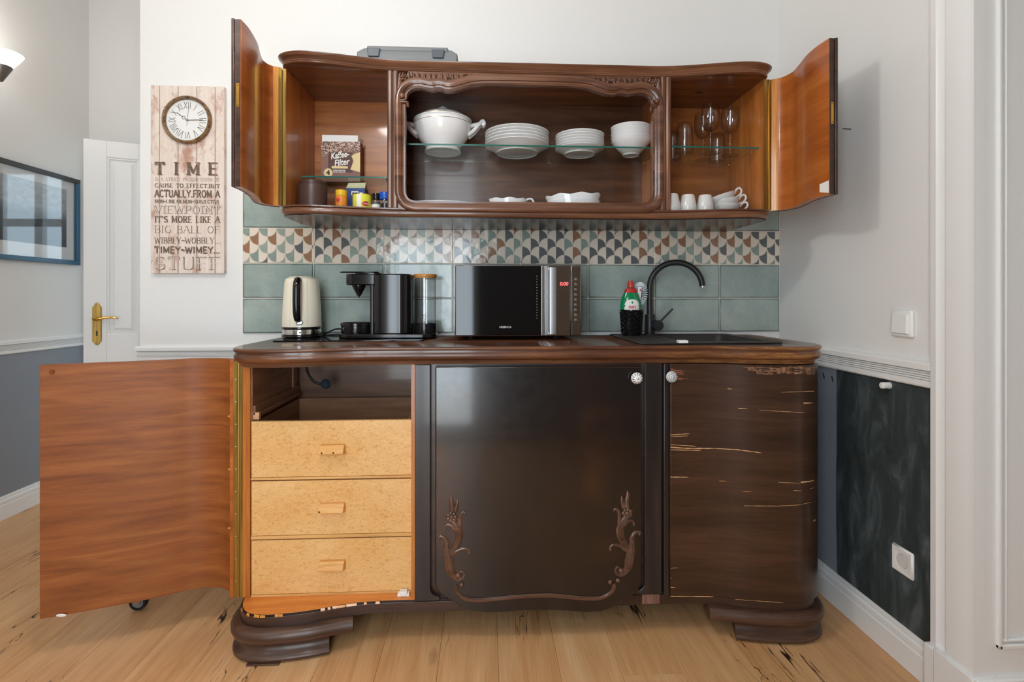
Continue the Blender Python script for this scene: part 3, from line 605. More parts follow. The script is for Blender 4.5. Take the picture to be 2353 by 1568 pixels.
line('IS A STRICT PROGRESSION OF', 764, 788, 0.0013, 0.0016, 'ink_l'); line('CAUSE TO EFFECT.BUT', 808, 836, 0.0032, 0.0032); line('ACTUALLY.FROM A', 856, 906, 0.0052)
line('NON~LINEAR,NON~SUBJECTIVE', 926, 950, 0.0026, 0.0026); line('VIEWPOINT', 972, 1026, 0.0066, 0.0062); line('VIEWPOINT', 972, 1026, 0.0034, 0.0042, 'ink_bg', y=LY-0.0012)
line("IT'S MORE LIKE A", 1048, 1092, 0.0050, 0.0042); line('BIG BALL OF', 1118, 1170, 0.0022, 0.0050); line('WIBBLY~WOBBLY...', 1204, 1246, 0.0030, 0.0034)
line('TIMEY~WIMEY...', 1272, 1318, 0.0056, 0.0); line('STUFF', 1348, 1440, 0.0060, 0.010); line('STUFF', 1352, 1436, 0.0024, 0.0, 'ink_bg', y=LY-0.0012)
ccx, ccz = on_y(429.4, 275.6, -0.03).x, on_y(429.4, 275.6, -0.03).z; R = 0.098
cl = obj('clock_rim', MB().lathe([(R-.012, 0), (R, 0), (R+.001, .012), (R-.004, .02), (R-.010, .018), (R-.013, .008)], (0, 0, 0), 48, closed=True).xf(Matrix.Translation((ccx, -0.022, ccz)) @ Matrix.Rotation(pi/2, 4, 'X')), M['clock_rim'], ck)
cf = obj('clock_face', MB().lathe([(R-.0125, 0), (R-.0125, .003), (0, .003)], (0, 0, 0), 48).xf(Matrix.Translation((ccx, -0.022, ccz)) @ Matrix.Rotation(pi/2, 4, 'X')), M['clock_face'], ck)
num = MB()
for h, tx in enumerate(('XII', 'I', 'II', 'III', 'IV', 'V', 'VI', 'VII', 'VIII', 'IX', 'X', 'XI')):
    wd = .008*len(tx)+.004*sum(c in 'XV' for c in tx); wd = min(wd, .03); t = MB(); lettering(tx, -wd/2, wd/2, .048, .075, .0021, 0, .0, mb=t)
    t.xf(Matrix.Translation((ccx, -0.0254, ccz)) @ Matrix.Rotation(radians(30*h), 4, 'Y')); num.add(t.v, t.f)
obj('numerals', num, M['hand'], cf)
def hand(nm, deg, L, wd, back=0, ring=0):
    t = MB().box(-wd, wd, -.0006, 0, -back, L)
    if ring: t = MB().box(-wd, wd, -.0006, 0, -.004, ring-.006).box(-wd, wd, -.0006, 0, ring+.006, L).add(*ringmesh(ring))
    t.xf(Matrix.Translation((ccx, -0.0262-(.001 if back else 0), ccz)) @ Matrix.Rotation(radians(deg), 4, 'Y')); obj(nm, t, M['hand'], cf)
def ringmesh(zc):
    vs = []; n = 16
    for k in range(n):
        for r in (.005, .0068): vs.append((r*cos(2*pi*k/n), -.0006, zc+r*sin(2*pi*k/n)))
    return vs, [(2*k, 2*k+1, (2*k+3) % (2*n), (2*k+2) % (2*n)) for k in range(n)]
hand('hour_hand', -54, .052, .0014, 0, .018); hand('minute_hand', 88, .062, .0014, .006); hand('second_hand', 6, .060, .0005, .022)
obj('pivot', MB().ell((ccx, -0.027, ccz), .004, .002, .004, 10, 6), M['hand'], cf)

# ================================================================== LOWER BUFFET
def sym(half, xc, n=5):
    P = catmull(half, n); L = [(xc-p[0], p[1]) for p in P][::-1]; R_ = [(xc+p[0], p[1]) for p in P]; return L+R_[1:]
XC = 0.170
LB = [(0, -.511), (0.36, -.511), (0.42, -.511), (0.507, -.512), (0.573, -.516), (0.634, -.5275), (0.7245, -.553), (0.817, -.567), (0.877, -.568), (0.915, -.557), (0.942, -.535), (0.961, -.50), (0.969, -.46), (0.969, -.40), (0.969, -.12), (0.969, -.012)]
LP = sym(LB, XC)
PZ0, PZ1, BZ1, WZ = 0.102, 0.139, 0.918, 0.978       # plinth bottom and top, body top, worktop top
def arclen(P):
    s = [0]
    for a, b2 in zip(P, P[1:]): s.append(s[-1]+hypot(b2[0]-a[0], b2[1]-a[1]))
    return s
def path_uv(P, s0=0):
    SL = arclen(P)
    def f(p, n):
        if abs(n.z) > .8: return (p.x, p.y)
        best = min(range(len(P)), key=lambda i: (P[i][0]-p.x)**2+(P[i][1]-p.y)**2); return (SL[best]+s0, p.z)
    return f
def part_path(P, x0, x1):
    return [p for p in P if x0 <= p[0] <= x1]
bf = thing('buffet', 'long antique brown buffet with curved corners, open drawer side and worn dark doors', 'buffet', (XC, -0.3, 0))
pth_uv = path_uv(LP)
obj('plinth', MB().slab(LP, 0.004, PZ0, PZ1-0.004), M['dark'], bf, uvf=pth_uv, bevel=0.001)
obj('bottom_board', MB().slab(LP, -.003, PZ1-0.004, PZ1), M['dark'], bf)
lbp = [p for p in LP if p[0] < -.231]; q = [(p[0]-n.x*.003, p[1]-n.y*.003) for p, n in zip(lbp, normals2(lbp))]+[(-.231, -.511), (-.231, -.012)]
obj('bay_floor', MB().prism(q, 'z', PZ1, PZ1+.0012), wood('orange_bay_floor', S(196, 108, 40), S(218, 134, 58), S(230, 156, 84), rough=.35), bf)
xl = XC-.969; xr = XC+.969
obj('side_panel', MB().box(xl, xl+.022, -0.455, -0.012, PZ1, BZ1), M['drawer_in'], bf)
obj('side_panel', MB().box(xr-.022, xr, -0.455, -0.012, PZ1, BZ1), M['dark'], bf)
obj('side_edge', MB().box(xl+.001, xl+.018, -0.464, -0.455, PZ1, BZ1), M['amber_v'], bf)
obj('back_panel', MB().box(xl+.02, xr-.02, -0.02, -0.012, PZ1, BZ1), wood('bay_back', S(96, 62, 42), S(122, 84, 58), S(146, 106, 76), rough=.4), bf)
obj('partition', MB().box(-.243, -.231, -0.50, -0.02, PZ1, BZ1), M['amber_v'], bf)
obj('partition', MB().box(.603, .615, -0.49, -0.02, PZ1, BZ1), M['dark'], bf)
obj('face_board', MB().box(-.231, .603, -0.500, -0.488, PZ1, BZ1), M['dark'], bf)
# side rails and runner inside the open top bay
obj('frame_rail', MB().box(xl+.022, xl+.030, -0.452, -0.03, 0.742, 0.775), M['drawer_in'], bf, bevel=.002)
obj('frame_rail', MB().box(xl+.022, xl+.030, -0.10, -0.06, 0.775, BZ1), M['drawer_in'], bf, bevel=.002)
obj('drawer_runner', MB().box(xl+.022, xl+.040, -0.450, -0.05, 0.735, 0.748), M['drawer_in'], bf, bevel=.002)
obj('runner_block', MB().box(xl+.022, xl+.042, -0.452, -0.436, 0.728, 0.752), M['bare'], bf, bevel=.001)
obj('lock_catch', MB().box(xl+.05, xl+.075, -0.36, -0.32, 0.885, 0.912), M['rubber'], bf, bevel=.003)
# worktop: moulded edge swept round the plan, slab on top with a cut-out for the sink
prof = [(-.02, BZ1), (.004, BZ1), (.005, .922), (.007, .930), (.009, .933), (.016, .934), (.022, .940), (.0245, .949), (.022, .957), (.016, .961), (.017, .964), (.023, .966), (.026, .970), (.025, .975), (.021, WZ-.0005), (-.02, WZ-.0005)]
wt = obj('worktop', MB().slab(LP, 0.020, 0.95, WZ), M['worktop'], bf)
obj('worktop_moulding', MB().sweep(LP, prof), M['worn_edge'], bf, uvf=pth_uv, ang=50)
SX0, SX1, SY0, SY1 = 0.530, 1.042, -0.487, -0.045
cut(wt, MB().box(SX0+.03, SX1-.03, SY0+.03, SY1-.02, 0.90, 1.1))
# three drawers
for i, (z0, z1, zl) in enumerate(((.5300, .7251, .5385), (.3325, .5255, .3440), (.1400, .3285, .1480))):
    d = obj('drawer', MB().box(-.7755, -.2445, -0.467, -0.452, zl, z1), M['burl'], bf, bevel=.001)
    obj('drawer_lip', MB().box(-.7765, -.2440, -0.4695, -0.452, z0, zl-.0008), M['maple'], d, bevel=.001)
    b = MB().box(-.765, -.757, -.452, -.06, z0+.01, z1-(.004 if i else 0)).box(-.262, -.254, -.452, -.06, z0+.01, z1-(.004 if i else 0)).box(-.757, -.262, -.068, -.06, z0+.01, z1).box(-.757, -.262, -.452, -.068, z0+.012, z0+.018)
    obj('drawer_box', b, M['drawer_in'], d)
    zc = (.632, .437, .245)[i]; xc2 = -.5085
    b = MB().add([(xc2-.041, -.467, zc+.013), (xc2+.041, -.467, zc+.013), (xc2+.043, -.467, zc-.018), (xc2-.044, -.467, zc-.018), (xc2-.040, -.482, zc+.015), (xc2+.042, -.482, zc+.015), (xc2+.039, -.492, zc-.014), (xc2-.044, -.492, zc-.014)],
                 [(0, 1, 2, 3), (4, 5, 6, 7), (0, 1, 5, 4), (1, 2, 6, 5), (2, 3, 7, 6), (3, 0, 4, 7)])
    h = obj('drawer_handle', b, M['pine'], d, bevel=.002)
    if i < 2:
        for dx in ((-.030, .008) if i == 0 else (-.038,)): obj('nail_head', MB().ell((xc2+dx, -.4905, zc-.009), .003, .0015, .003, 8, 6), M['rubber'], h)
p = on_y(928, 1371, -.478)
mc = obj('magnetic_catch', MB().box(p.x-.020, p.x+.020, -.490, -.470, PZ1, PZ1+.010), M['plastic_w'], bf, bevel=.002)
obj('magnet', MB().box(p.x-.012, p.x+.012, -.492, -.472, PZ1+.008, PZ1+.018).box(p.x-.010, p.x+.010, -.4935, -.491, PZ1+.004, PZ1+.007), M['plastic_w'], mc, bevel=.001)
# chipped rim of the plinth under the open bay
b = MB(); rr = random.Random(4)
for p0, q in zip(LP, normals2(LP)):
    if p0[0] < -.33 and p0[1] < -.49 and rr.random() < .38:
        t = Vector((-q.y, q.x)); L = rr.uniform(.004, .013); wd = rr.uniform(.0012, .003); c0 = Vector((p0[0], p0[1]))+q*.0036
        b.add([(c0.x-t.x*L, c0.y-t.y*L, PZ1-.0042-wd), (c0.x+t.x*L, c0.y+t.y*L, PZ1-.0042-wd*.6), (c0.x+t.x*L-q.x*wd, c0.y+t.y*L-q.y*wd, PZ1+.0016), (c0.x-t.x*L-q.x*wd*2, c0.y-t.y*L-q.y*wd*2, PZ1+.0016)], [(0, 1, 2, 3)])
for v in b.v: v.x += 0; v.y -= .0006
obj('chipped_rim', b, M['amber_pale'], bf, kind='stuff')
# open curved door on the drawer side
LD = [cw(*q) for q in ((-.9355, 1.75), (-.9618, 1.781), (-.998, 1.802), (-1.0507, 1.8076), (-1.0946, 1.798), (-1.15, 1.768), (-1.2138, 1.735), (-1.30, 1.698), (-1.398, 1.6586), (-1.474, 1.6296))]
LDc = catmull(LD, 5)
pr = [(0, .134), (0, .928), (.020, .928), (.020, .134)]
ld = obj('door', MB().sweep(LDc, pr), M['veneer'], bf, uvf=path_uv(LDc), bevel=.0015, label='open amber-red curved door')
b = MB()
for px, py in ((110, 869),): 
    c0 = Vector((*LDc[-3], 0)); z = .905; b.lathe([(.004, 0), (.007, .002), (.007, .004), (.003, .004)], (0, 0, 0), 12).xf(Matrix.Translation((LDc[-3][0]+.0, LDc[-3][1]-.002, z)) @ Matrix.Rotation(pi/2, 4, 'X'))
obj('screw_cup', b, M['veneer'], ld)
c0 = LDc[-4]; obj('bare_patch', MB().ell((c0[0]+.012, c0[1]-.0075, .1400), .016, .0012, .0050, 12, 6), M['print_w'], ld)
for z in (.735, .555, .355): obj('wood_plug', MB().ell((LDc[4][0], LDc[4][1]-.002, z), .010, .002, .0045, 10, 6), M['amber_pale'], ld)
hx, hy = LD[0]
hg = obj('hinge', MB().box(hx+.004, hx+.022, hy-.006, hy-.003, .137, .926), M['brass'], ld)
obj('hinge', MB().box(hx+.024, hx+.038, hy-.010, hy-.007, .139, .922), M['brass'], bf)
obj('hinge_pin', MB().tube([(hx+.0235, hy-.010, .139), (hx+.0235, hy-.010, .922)], .0032, 8), M['brass'], ld)
b = MB()
for k in range(10): b.ell((hx+.012, hy-.0065, .19+k*.075), .0025, .001, .0025, 8, 6)
obj('hinge_screws', b, M['steel'], ld, kind='stuff')
obj('door_stile', MB().box(hx-.008, hx+.004, hy-.004, hy+.016, .134, .928), M['veneer_up'], ld)
obj('side_stile', MB().box(hx+.038, hx+.048, hy-.012, hy+.01, PZ1, BZ1), M['amber_v'], bf)
# pilasters and centre door
def corner_strip(x0, x1, y0, y1, inner):
    P = [(x0, PZ1), (x0, BZ1), (x1, BZ1), (x1, PZ1)]
    r = .03; s = 1 if inner > 0 else -1; xe = x1 if s > 0 else x0; cu = []
    for k in range(7):
        a = k/6*pi/2; cu.append((xe+s*(r-r*cos(a)), PZ1+.012+r-r*sin(a)))
    if s > 0: poly = [(x0, PZ1), (x0, BZ1), (x1, BZ1)]+cu+[(x1+r, PZ1)]
    else: poly = [(x1, PZ1), (x1, BZ1), (x0, BZ1)]+cu+[(x0-r, PZ1)]
    return MB().prism(poly, 'y', y0, y1)
obj('pilaster', corner_strip(-.229, -.178, -.519, -.500, 1), M['black_wood'], bf, bevel=.002)
obj('pilaster', corner_strip(.5385, .5965, -.519, -.500, -1), M['black_wood'], bf, bevel=.002)
obj('edge_strip', MB().box(.603, .622, -.521, -.495, PZ1-.006, BZ1-.002), M['black_wood'], bf, bevel=.003)
DY = -.526
cp = [(1000, 843), (1000, 1338), (1003, 1352), (1012, 1366), (1030, 1377), (1048, 1386), (1062, 1398), (1085, 1406), (1120, 1409.5), (1160, 1408), (1200, 1405), (1240, 1404.5), (1280, 1404.5), (1320, 1407), (1350, 1409), (1380, 1407), (1402, 1400), (1416, 1390), (1432, 1381), (1452, 1372), (1466, 1360), (1473, 1343), (1475, 1325), (1475, 843)]
poly = [(on_y(x, y, DY).x, on_y(x, y, DY).z) for x, y in cp]
cd = obj('door', MB().prism(poly, 'y', DY, -.500), M['lacquer'], bf, bevel=.004, label='dark lacquered centre door')
cs_ = [-.5255, -.5275]
def relief(pts, radii, n=4, flat=.55, yb=None):
    """carved strand lying on the centre door: photograph points on the door plane"""
    P = [on_y(990+x*.17857, 1120+y*.17857, DY) for x, y in pts]; R = [r*.17857*1.727/F*1.22 for r in radii]
    Q = catmull([(p.x, DY-.001, p.z) for p in P], n); RR = [v.x for v in catmull([(r, 0, 0) for r in R], n)]
    return Q, [max(r, .0006) for r in RR]
strands = [([(275, 430), (340, 520), (365, 600), (352, 690), (300, 790), (240, 870)], [26, 42, 42, 38, 32, 26]),
 ([(205, 690), (205, 800), (222, 900), (240, 1000), (258, 1085), (300, 1150), (350, 1190), (405, 1172), (428, 1122), (400, 1085), (365, 1095)], [22, 34, 46, 54, 46, 32, 20, 15, 13, 12, 10]),
 ([(212, 740), (185, 665), (135, 636), (96, 648), (105, 672)], [28, 22, 16, 13, 12]), ([(245, 870), (320, 830), (395, 798), (465, 795), (498, 830), (490, 850)], [28, 24, 18, 14, 12, 11]),
 ([(310, 540), (250, 488), (200, 490), (178, 525), (184, 542)], [26, 17, 13, 12, 11]), ([(372, 560), (372, 430), (386, 355), (425, 320), (446, 338)], [28, 22, 18, 14, 11]),
 ([(275, 310), (272, 210), (262, 140), (270, 85)], [28, 26, 18, 3]), ([(312, 310), (335, 230), (342, 190), (346, 150)], [26, 20, 14, 3]),
 ([(250, 860), (300, 790), (330, 745)], [14, 22, 10]), ([(240, 900), (310, 850), (370, 790)], [14, 20, 8])]
ball = [(352, 1132, 36, .8), (395, 1255, 28, .8), (268, 388, 30, .7)]+[(268+48*cos(a), 385+48*sin(a), 27, .5) for a in [k*pi/3.5 for k in range(7)]]+[(184, 540, 14, .9), (104, 668, 16, .9), (492, 846, 16, .9), (440, 335, 14, .9)]
for sd in (0, 1):
    b = MB()
    for pts, rad in strands:
        Q, RR = relief(pts, rad); b.tube(Q, RR, 8, .55)
        if max(rad) > 30:                                  # grooves along the fat strands
            for off in (-.45, 0, .45):
                T = []
                for i in range(len(Q)):
                    t = (Q[min(i+1, len(Q)-1)]-Q[max(i-1, 0)]); t.normalize(); T.append(Q[i]+Vector((t.z, 0, -t.x))*(RR[i]*off)+Vector((0, -RR[i]*.42, 0)))
                b.tube(T, [r*.17 for r in RR], 6)
    for x, y, r, fl in ball:
        p = on_y(990+x*.17857, 1120+y*.17857, DY); rm = r*.17857*1.727/F*1.12; b.ell((p.x, DY-.001, p.z), rm, rm*fl, rm, 12, 8)
    if sd:
        for v in b.v: v.x = 2*.1845-v.x
    obj('carving', b, M['carved'], cd, ang=60)
bt = [(1049, 1347), (1050.5, 1357), (1056, 1367), (1066, 1375), (1085, 1379), (1105, 1379.5), (1137, 1376.5), (1197, 1371), (1237, 1369), (1275, 1369), (1315, 1373), (1355, 1376), (1378, 1375), (1395, 1369), (1406, 1360), (1411, 1349), (1410, 1342)]
Q = catmull([tuple(on_y(x, y, DY)-Vector((0, .001, 0))) for x, y in bt], 4)
b = MB().tube(Q, .0068, 8, .6); b.tube([p+Vector((0, -.003, .003)) for p in Q], .0028, 6)
for x, y in ((1060.5, 1344), (1402, 1338)):
    p = on_y(x, y, DY); b.ell((p.x, DY-.001, p.z), .0075, .006, .0075, 10, 8)
obj('carved_bead', b, M['carved'], cd, ang=60)
def knob(px, py, y, parent, style):
    p = on_y(px, py, y-.02)
    k = obj('knob', MB().lathe([(.006, 0), (.007, .010), (.0185, .012), (.0195, .016), (.0185, .020), (.015, .0245), (.008, .0275), (0, .0285)], (0, 0, 0), 32).xf(Matrix.Translation((p.x, y, p.z)) @ Matrix.Rotation(pi/2, 4, 'X')), M['china'], parent, label='white ceramic knob')
    b = MB()
    if style:
        for r, h, w_ in ((.0172, .0225, .0007), (.0122, .0263, .0008), (.0060, .0281, .0007)): b.tube([(p.x+r*cos(2*pi*i/24), y-h, p.z+r*sin(2*pi*i/24)) for i in range(25)], w_, 5)
        for r, h, n_ in ((.0148, .0248, 16), (.0090, .0275, 9)):
            for i in range(n_):
                a = 2*pi*i/n_; b.ell((p.x+r*cos(a), y-h, p.z+r*sin(a)), .0012, .0007, .0012, 6, 4)
    else:
        for i in range(11):
            a = 2*pi*i/11+.3; a2 = a+.16
            b.tube([(p.x+.0185*cos(a), y-.0208, p.z+.0185*sin(a)), (p.x+.0150*cos(a2), y-.0250, p.z+.0150*sin(a2)), (p.x+.0105*cos(a2+.1), y-.0270, p.z+.0105*sin(a2+.1))], [.0006, .0014, .0006], 6, .4)
    obj('painted_pattern', b, M['print_k'], k)
    obj('knob_screw', MB().ell((p.x+.001, y-.0287, p.z), .003, .0012, .003, 10, 6), M['steel'], k)
knob(1464, 870, DY, cd, 0)
# closed curved door round the far corner
RP = [p for p in LP if p[0] > .618 and p[1] < -.43]; RP = [(.622, -.5135)]+[p for p in RP if p[0] > .63]
rd = obj('door', MB().sweep(RP, [(0, .134), (0, BZ1-.002), (.014, BZ1-.002), (.014, .134)]), M['old_door'], bf, uvf=path_uv(RP), bevel=.002, label='closed worn brown curved door')
knob(1545, 867, -.527, rd, 1)
RF = [(p[0]+q.x*.0146, p[1]+q.y*.0146) for p, q in zip(RP, normals2(RP))]; RS = arclen(RF)
RX = [proj((p[0], p[1], .5))[0] for p in RF]
def on_door(px, py):                                    # photograph point on the curved door face
    for i in range(len(RF)-1):
        if RX[i] <= px <= RX[i+1]:
            t = (px-RX[i])/(RX[i+1]-RX[i]); x = RF[i][0]*(1-t)+RF[i+1][0]*t; y = RF[i][1]*(1-t)+RF[i+1][1]*t; break
    else: x, y = RF[0] if px < RX[0] else max(RF[:int(len(RF))], key=lambda p: p[0])
    zc = proj((x, y, .5))[2]; return Vector((x, y, H+(YH-py)*zc/F))
def scratch(pts, wd, mb):
    up = []; dn = []; n = 0; rr = random.Random(int(pts[0][0]*7+pts[0][1]))
    for (xa, ya), (xb2, yb) in zip(pts, pts[1:]):
        m_ = max(2, int(abs(xb2-xa)/9))
        for k in range(m_):
            t = k/m_; x, y = xa+(xb2-xa)*t, ya+(yb-ya)*t; h = wd*.62*(.35+.65*rr.random()); up.append((x, y-h/2)); dn.append((x, y+h/2))
    up.append(pts[-1]); dn.append((pts[-1][0], pts[-1][1]+.6))
    V = [on_door(*p) for p in up]+[on_door(*p) for p in dn]; n = len(up); mb.add(V, [(i, i+1, n+i+1, n+i) for i in range(n-1)])
b = MB()
for pts, wd in (([(1645, 1031), (1695, 1034), (1749, 1041)], 4.5), ([(1536, 1028), (1580, 1031), (1645, 1031)], 6), ([(1536, 1022), (1600, 1026)], 3), ([(1538, 1034), (1610, 1036)], 4), ([(1710, 1163), (1790, 1163.5), (1835, 1161), (1872, 1153)], 2.6), ([(1846, 927), (1876, 926)], 5), ([(1540, 1000), (1585, 997)], 4), ([(1541, 1004), (1580, 1002)], 3),
    ([(1535, 1097), (1582, 1097)], 4), ([(1840, 1109), (1860, 1107), (1878, 1102)], 6), ([(1862, 1124), (1878, 1118)], 3.5), ([(1824, 1128), (1842, 1128)], 3), ([(1868, 1199), (1879, 1192)], 6), ([(1697, 939), (1717, 939)], 3), ([(1745, 943), (1800, 946), (1850, 949)], 2), ([(1672, 894), (1682, 894)], 3), ([(1796, 902), (1879, 899)], 2.4), ([(1707, 1130), (1726, 1130)], 2.4), ([(1653, 1106), (1668, 1106)], 2), ([(1788, 1109), (1838, 1111)], 2),
    ([(1536, 1371), (1590, 1371), (1640, 1372)], 4), ([(1690, 1378), (1800, 1386)], 2.4), ([(1536, 1350), (1552, 1351)], 4), ([(1538, 1330), (1544, 1328)], 3), ([(1536, 1307), (1558, 1305)], 3)): scratch(pts, wd, b)
obj('bare_scratches', b, M['bare'], rd, kind='stuff', ang=60)
b = MB()
for k in range(120):
    rr = random.Random(k); x = 1712+rr.random()*164; y = 843+rr.random()*17; 
    if x < 1740 and y > 852: continue
    scratch([(x-rr.uniform(2, 11), y), (x+rr.uniform(2, 11), y+rr.uniform(-1, 1))], rr.uniform(3, 8), b)
obj('rubbed_veneer', b, wood('rubbed_wood', S(92, 60, 42), S(138, 98, 72), S(172, 132, 102), axis='v', scl=3, rough=.6, coat=0), rd, ang=60, kind='stuff')
b = MB()
for k in range(16):
    rr = random.Random(90+k); x = 1537+rr.random()*14; scratch([(x, 848+k*1.6), (x+rr.uniform(10, 34), 848.5+k*1.6)], rr.uniform(1, 3), b)
obj('rubbed_corner', b, wood('rubbed_orange', S(140, 76, 48), S(168, 100, 68), S(190, 124, 92), rough=.6, coat=0), rd, ang=60, kind='stuff')
obj('rubbed_sill', MB().slab([p for p in LP if .505 < p[0] < .60], .0046, PZ0+.003, PZ1-.002), wood('rubbed_sill', S(90, 58, 46), S(120, 84, 70), S(150, 110, 94), axis='v', scl=2.5, rough=.6), bf)
# two moulded feet
for s in (-1, 1):
    def fp_(d0): 
        P = [p for p in LP if (p[0] <= XC-d0 if s < 0 else p[0] >= XC+d0)]
        return P
    up = fp_(.582 if s > 0 else .588); lo = fp_(.655)
    f = obj('foot', MB().sweep(up, [(-.06, PZ0), (.010, PZ0), (.024, PZ0-.004), (.032, PZ0-.014), (.033, PZ0-.026), (.028, PZ0-.038), (.016, PZ0-.047), (.004, PZ0-.050), (-.06, PZ0-.050)]), M['foot'], bf, uvf=path_uv(up), ang=50)
    obj('foot_base', MB().sweep(lo, [(-.06, PZ0-.050), (.006, PZ0-.050), (.003, PZ0-.058), (.004, PZ0-.066), (.010, PZ0-.074), (.020, PZ0-.081), (.026, PZ0-.085), (.027, PZ0-.092), (.022, .004), (-.06, .004)]), M['foot'], f, uvf=path_uv(lo), ang=50)
obj('shim', MB().box(-.735, -.635, -.600, -.52, 0.0002, .0055), M['foot'], bf, bevel=.001)

# ================================================================== WALL CABINET
UC = 0.170
UB = [(0, -.325), (.34, -.325), (.42, -.325), (.50, -.327), (.58, -.338), (.66, -.356), (.73, -.372), (.79, -.380), (.835, -.378), (.868, -.366), (.890, -.350), (.899, -.332), (.90, -.30), (.90, -.10), (.90, -.010)]
UP = sym(UB, UC); UM = sym(UB[:8]+[(.830, -.378), (.858, -.367), (.877, -.351), (.885, -.332), (.886, -.30), (.886, -.10), (.886, -.010)], UC); up_uv = path_uv(UP)
UZ0, UZ1 = 1.464, 1.962
uc = thing('hanging_cabinet', 'dark carved wall cabinet with both curved doors standing open and glass shelves', 'cabinet', (UC, -0.15, 1.429))
obj('base_moulding', MB().sweep(UM, [(-.03, 1.431), (.002, 1.431), (.006, 1.434), (.011, 1.441), (.013, 1.449), (.010, 1.455), (.005, 1.457), (.010, 1.459), (.011, 1.464), (-.03, 1.464)]), M['walnut'], uc, uvf=up_uv, ang=50)
obj('bottom_board', MB().slab(UP, -.012, 1.440, UZ0), M['walnut_in'], uc)
obj('underside', MB().slab(UM, 0.004, 1.429, 1.4395), mat('black_gloss_underside', S(26, 22, 21), .22, spec=.3), uc)
obj('cornice', MB().sweep(UM, [(-.03, UZ1), (.004, UZ1), (.008, UZ1+.003), (.006, UZ1+.008), (.008, UZ1+.010), (.007, UZ1+.014), (.011, UZ1+.018), (.016, UZ1+.025), (.022, UZ1+.029), (.0235, UZ1+.034), (-.03, UZ1+.034)]), M['walnut'], uc, uvf=up_uv, ang=50)
obj('top_board', MB().slab(UP, -.028, UZ1-.0004, UZ1+.030), wood('cabinet_ceiling', S(84, 46, 22), S(112, 66, 34), S(138, 86, 48), rough=.35), uc)
x0, x1 = UC-.90, UC+.90
for a, c in ((x0, x0+.020), (x1-.020, x1)): obj('side_panel', MB().box(a, c, -.335, -.022, UZ0, UZ1), M['amber_v'], uc)
DV = ((-.352, -.313), (.656, .695))
obj('back_panel', MB().box(x0+.001, DV[0][0]+.012, -.022, -.010, UZ0, UZ1), M['amber_in'], uc)
obj('back_panel', MB().box(DV[0][0]+.012, DV[1][1]-.012, -.022, -.010, UZ0, UZ1), M['walnut_in'], uc)
obj('back_panel', MB().box(DV[1][1]-.012, x1-.001, -.022, -.010, UZ0, UZ1), M['amber_in'], uc)
for i, (a, c) in enumerate(DV):
    ia, ic = (a, a+.014) if i == 0 else (c-.014, c)
    obj('divider', MB().box(ia, ic, -.328, -.022, UZ0, UZ1), M['amber_v'], uc)
    b = MB().prism([(a, -.326), (a, -.336), (a+.006, -.342), (a+.014, -.342), (a+.020, -.337), (a+.026, -.342), (c-.006, -.342), (c, -.336), (c, -.326)], 'z', UZ0+.001, UZ1-.002)
    obj('pilaster', b, M['walnut_v'], uc, ang=30)
# carved frame of the middle bay
hc = [(0, 1.4905), (.36, 1.4905), (.40, 1.4907), (.428, 1.4925), (.446, 1.500), (.455, 1.516), (.457, 1.54), (.457, 1.58), (.457, 1.70), (.457, 1.80), (.457, 1.845), (.455, 1.868), (.447, 1.886), (.433, 1.8975), (.411, 1.9025), (.383, 1.8985), (.36, 1.895), (.335, 1.8995), (.311, 1.893), (.283, 1.8945), (.2545, 1.902), (.2135, 1.914), (.18, 1.918), (.1, 1.920), (0, 1.9205)]
hk = []
segs = [hc[:17], hc[16:]]
P1 = catmull(segs[0], 4); P2 = catmull(segs[1], 4); half = [(p[0], p[1]) for p in P1]+[(p[0], p[1]) for p in P2[1:]]
cont = [(UC+d, z) for d, z in half]+[(UC-d, z) for d, z in half[::-1][1:-1]]          # anticlockwise seen from the room
a_, b_ = DV[0][1], DV[1][0]
fb = MB()
ring = [(x, z) for x, z in cont]
def sq(x, z):                                            # foot of each contour point on the frame's outer rectangle
    dl, dr_, db, dt = x-a_, b_-x, z-UZ0, UZ1-z; m_ = min(dl, dr_, db, dt)
    return (a_, z) if m_ == dl else (b_, z) if m_ == dr_ else (x, UZ0) if m_ == db else (x, UZ1)
zmid = 1.70
def outer(x, z):
    if z > 1.885 and abs(x-UC) < .45: return (x, UZ1)
    if z < 1.50 and abs(x-UC) < .43: return (x, UZ0)
    if z >= 1.885: return (a_ if x < UC else b_, UZ1)
    if z <= 1.515: return (a_ if x < UC else b_, UZ0)
    return (a_ if x < UC else b_, z)
n = len(ring); ow = [outer(*p) for p in ring]
vs = [(x, -.334, z) for x, z in ring]+[(x, -.334, z) for x, z in ow]+[(x, -.306, z) for x, z in ring]+[(x, -.306, z) for x, z in ow]
fs = []
for i in range(n):
    j = (i+1) % n; fs += [(i, j, n+j, n+i), (2*n+i, 2*n+j, 3*n+j, 3*n+i), (i, j, 2*n+j, 2*n+i)]
fr = obj('face_frame', fb.add(vs, fs), M['walnut'], uc, ang=30)
obj('frame_moulding', MB().fsweep(cont, [(-.001, -.312), (-.001, -.326), (.006, -.329), (.007, -.335), (.013, -.337), (.014, -.342), (.022, -.346), (.030, -.347), (.037, -.343), (.040, -.336), (.040, -.330)]), M['walnut'], fr, ang=40)
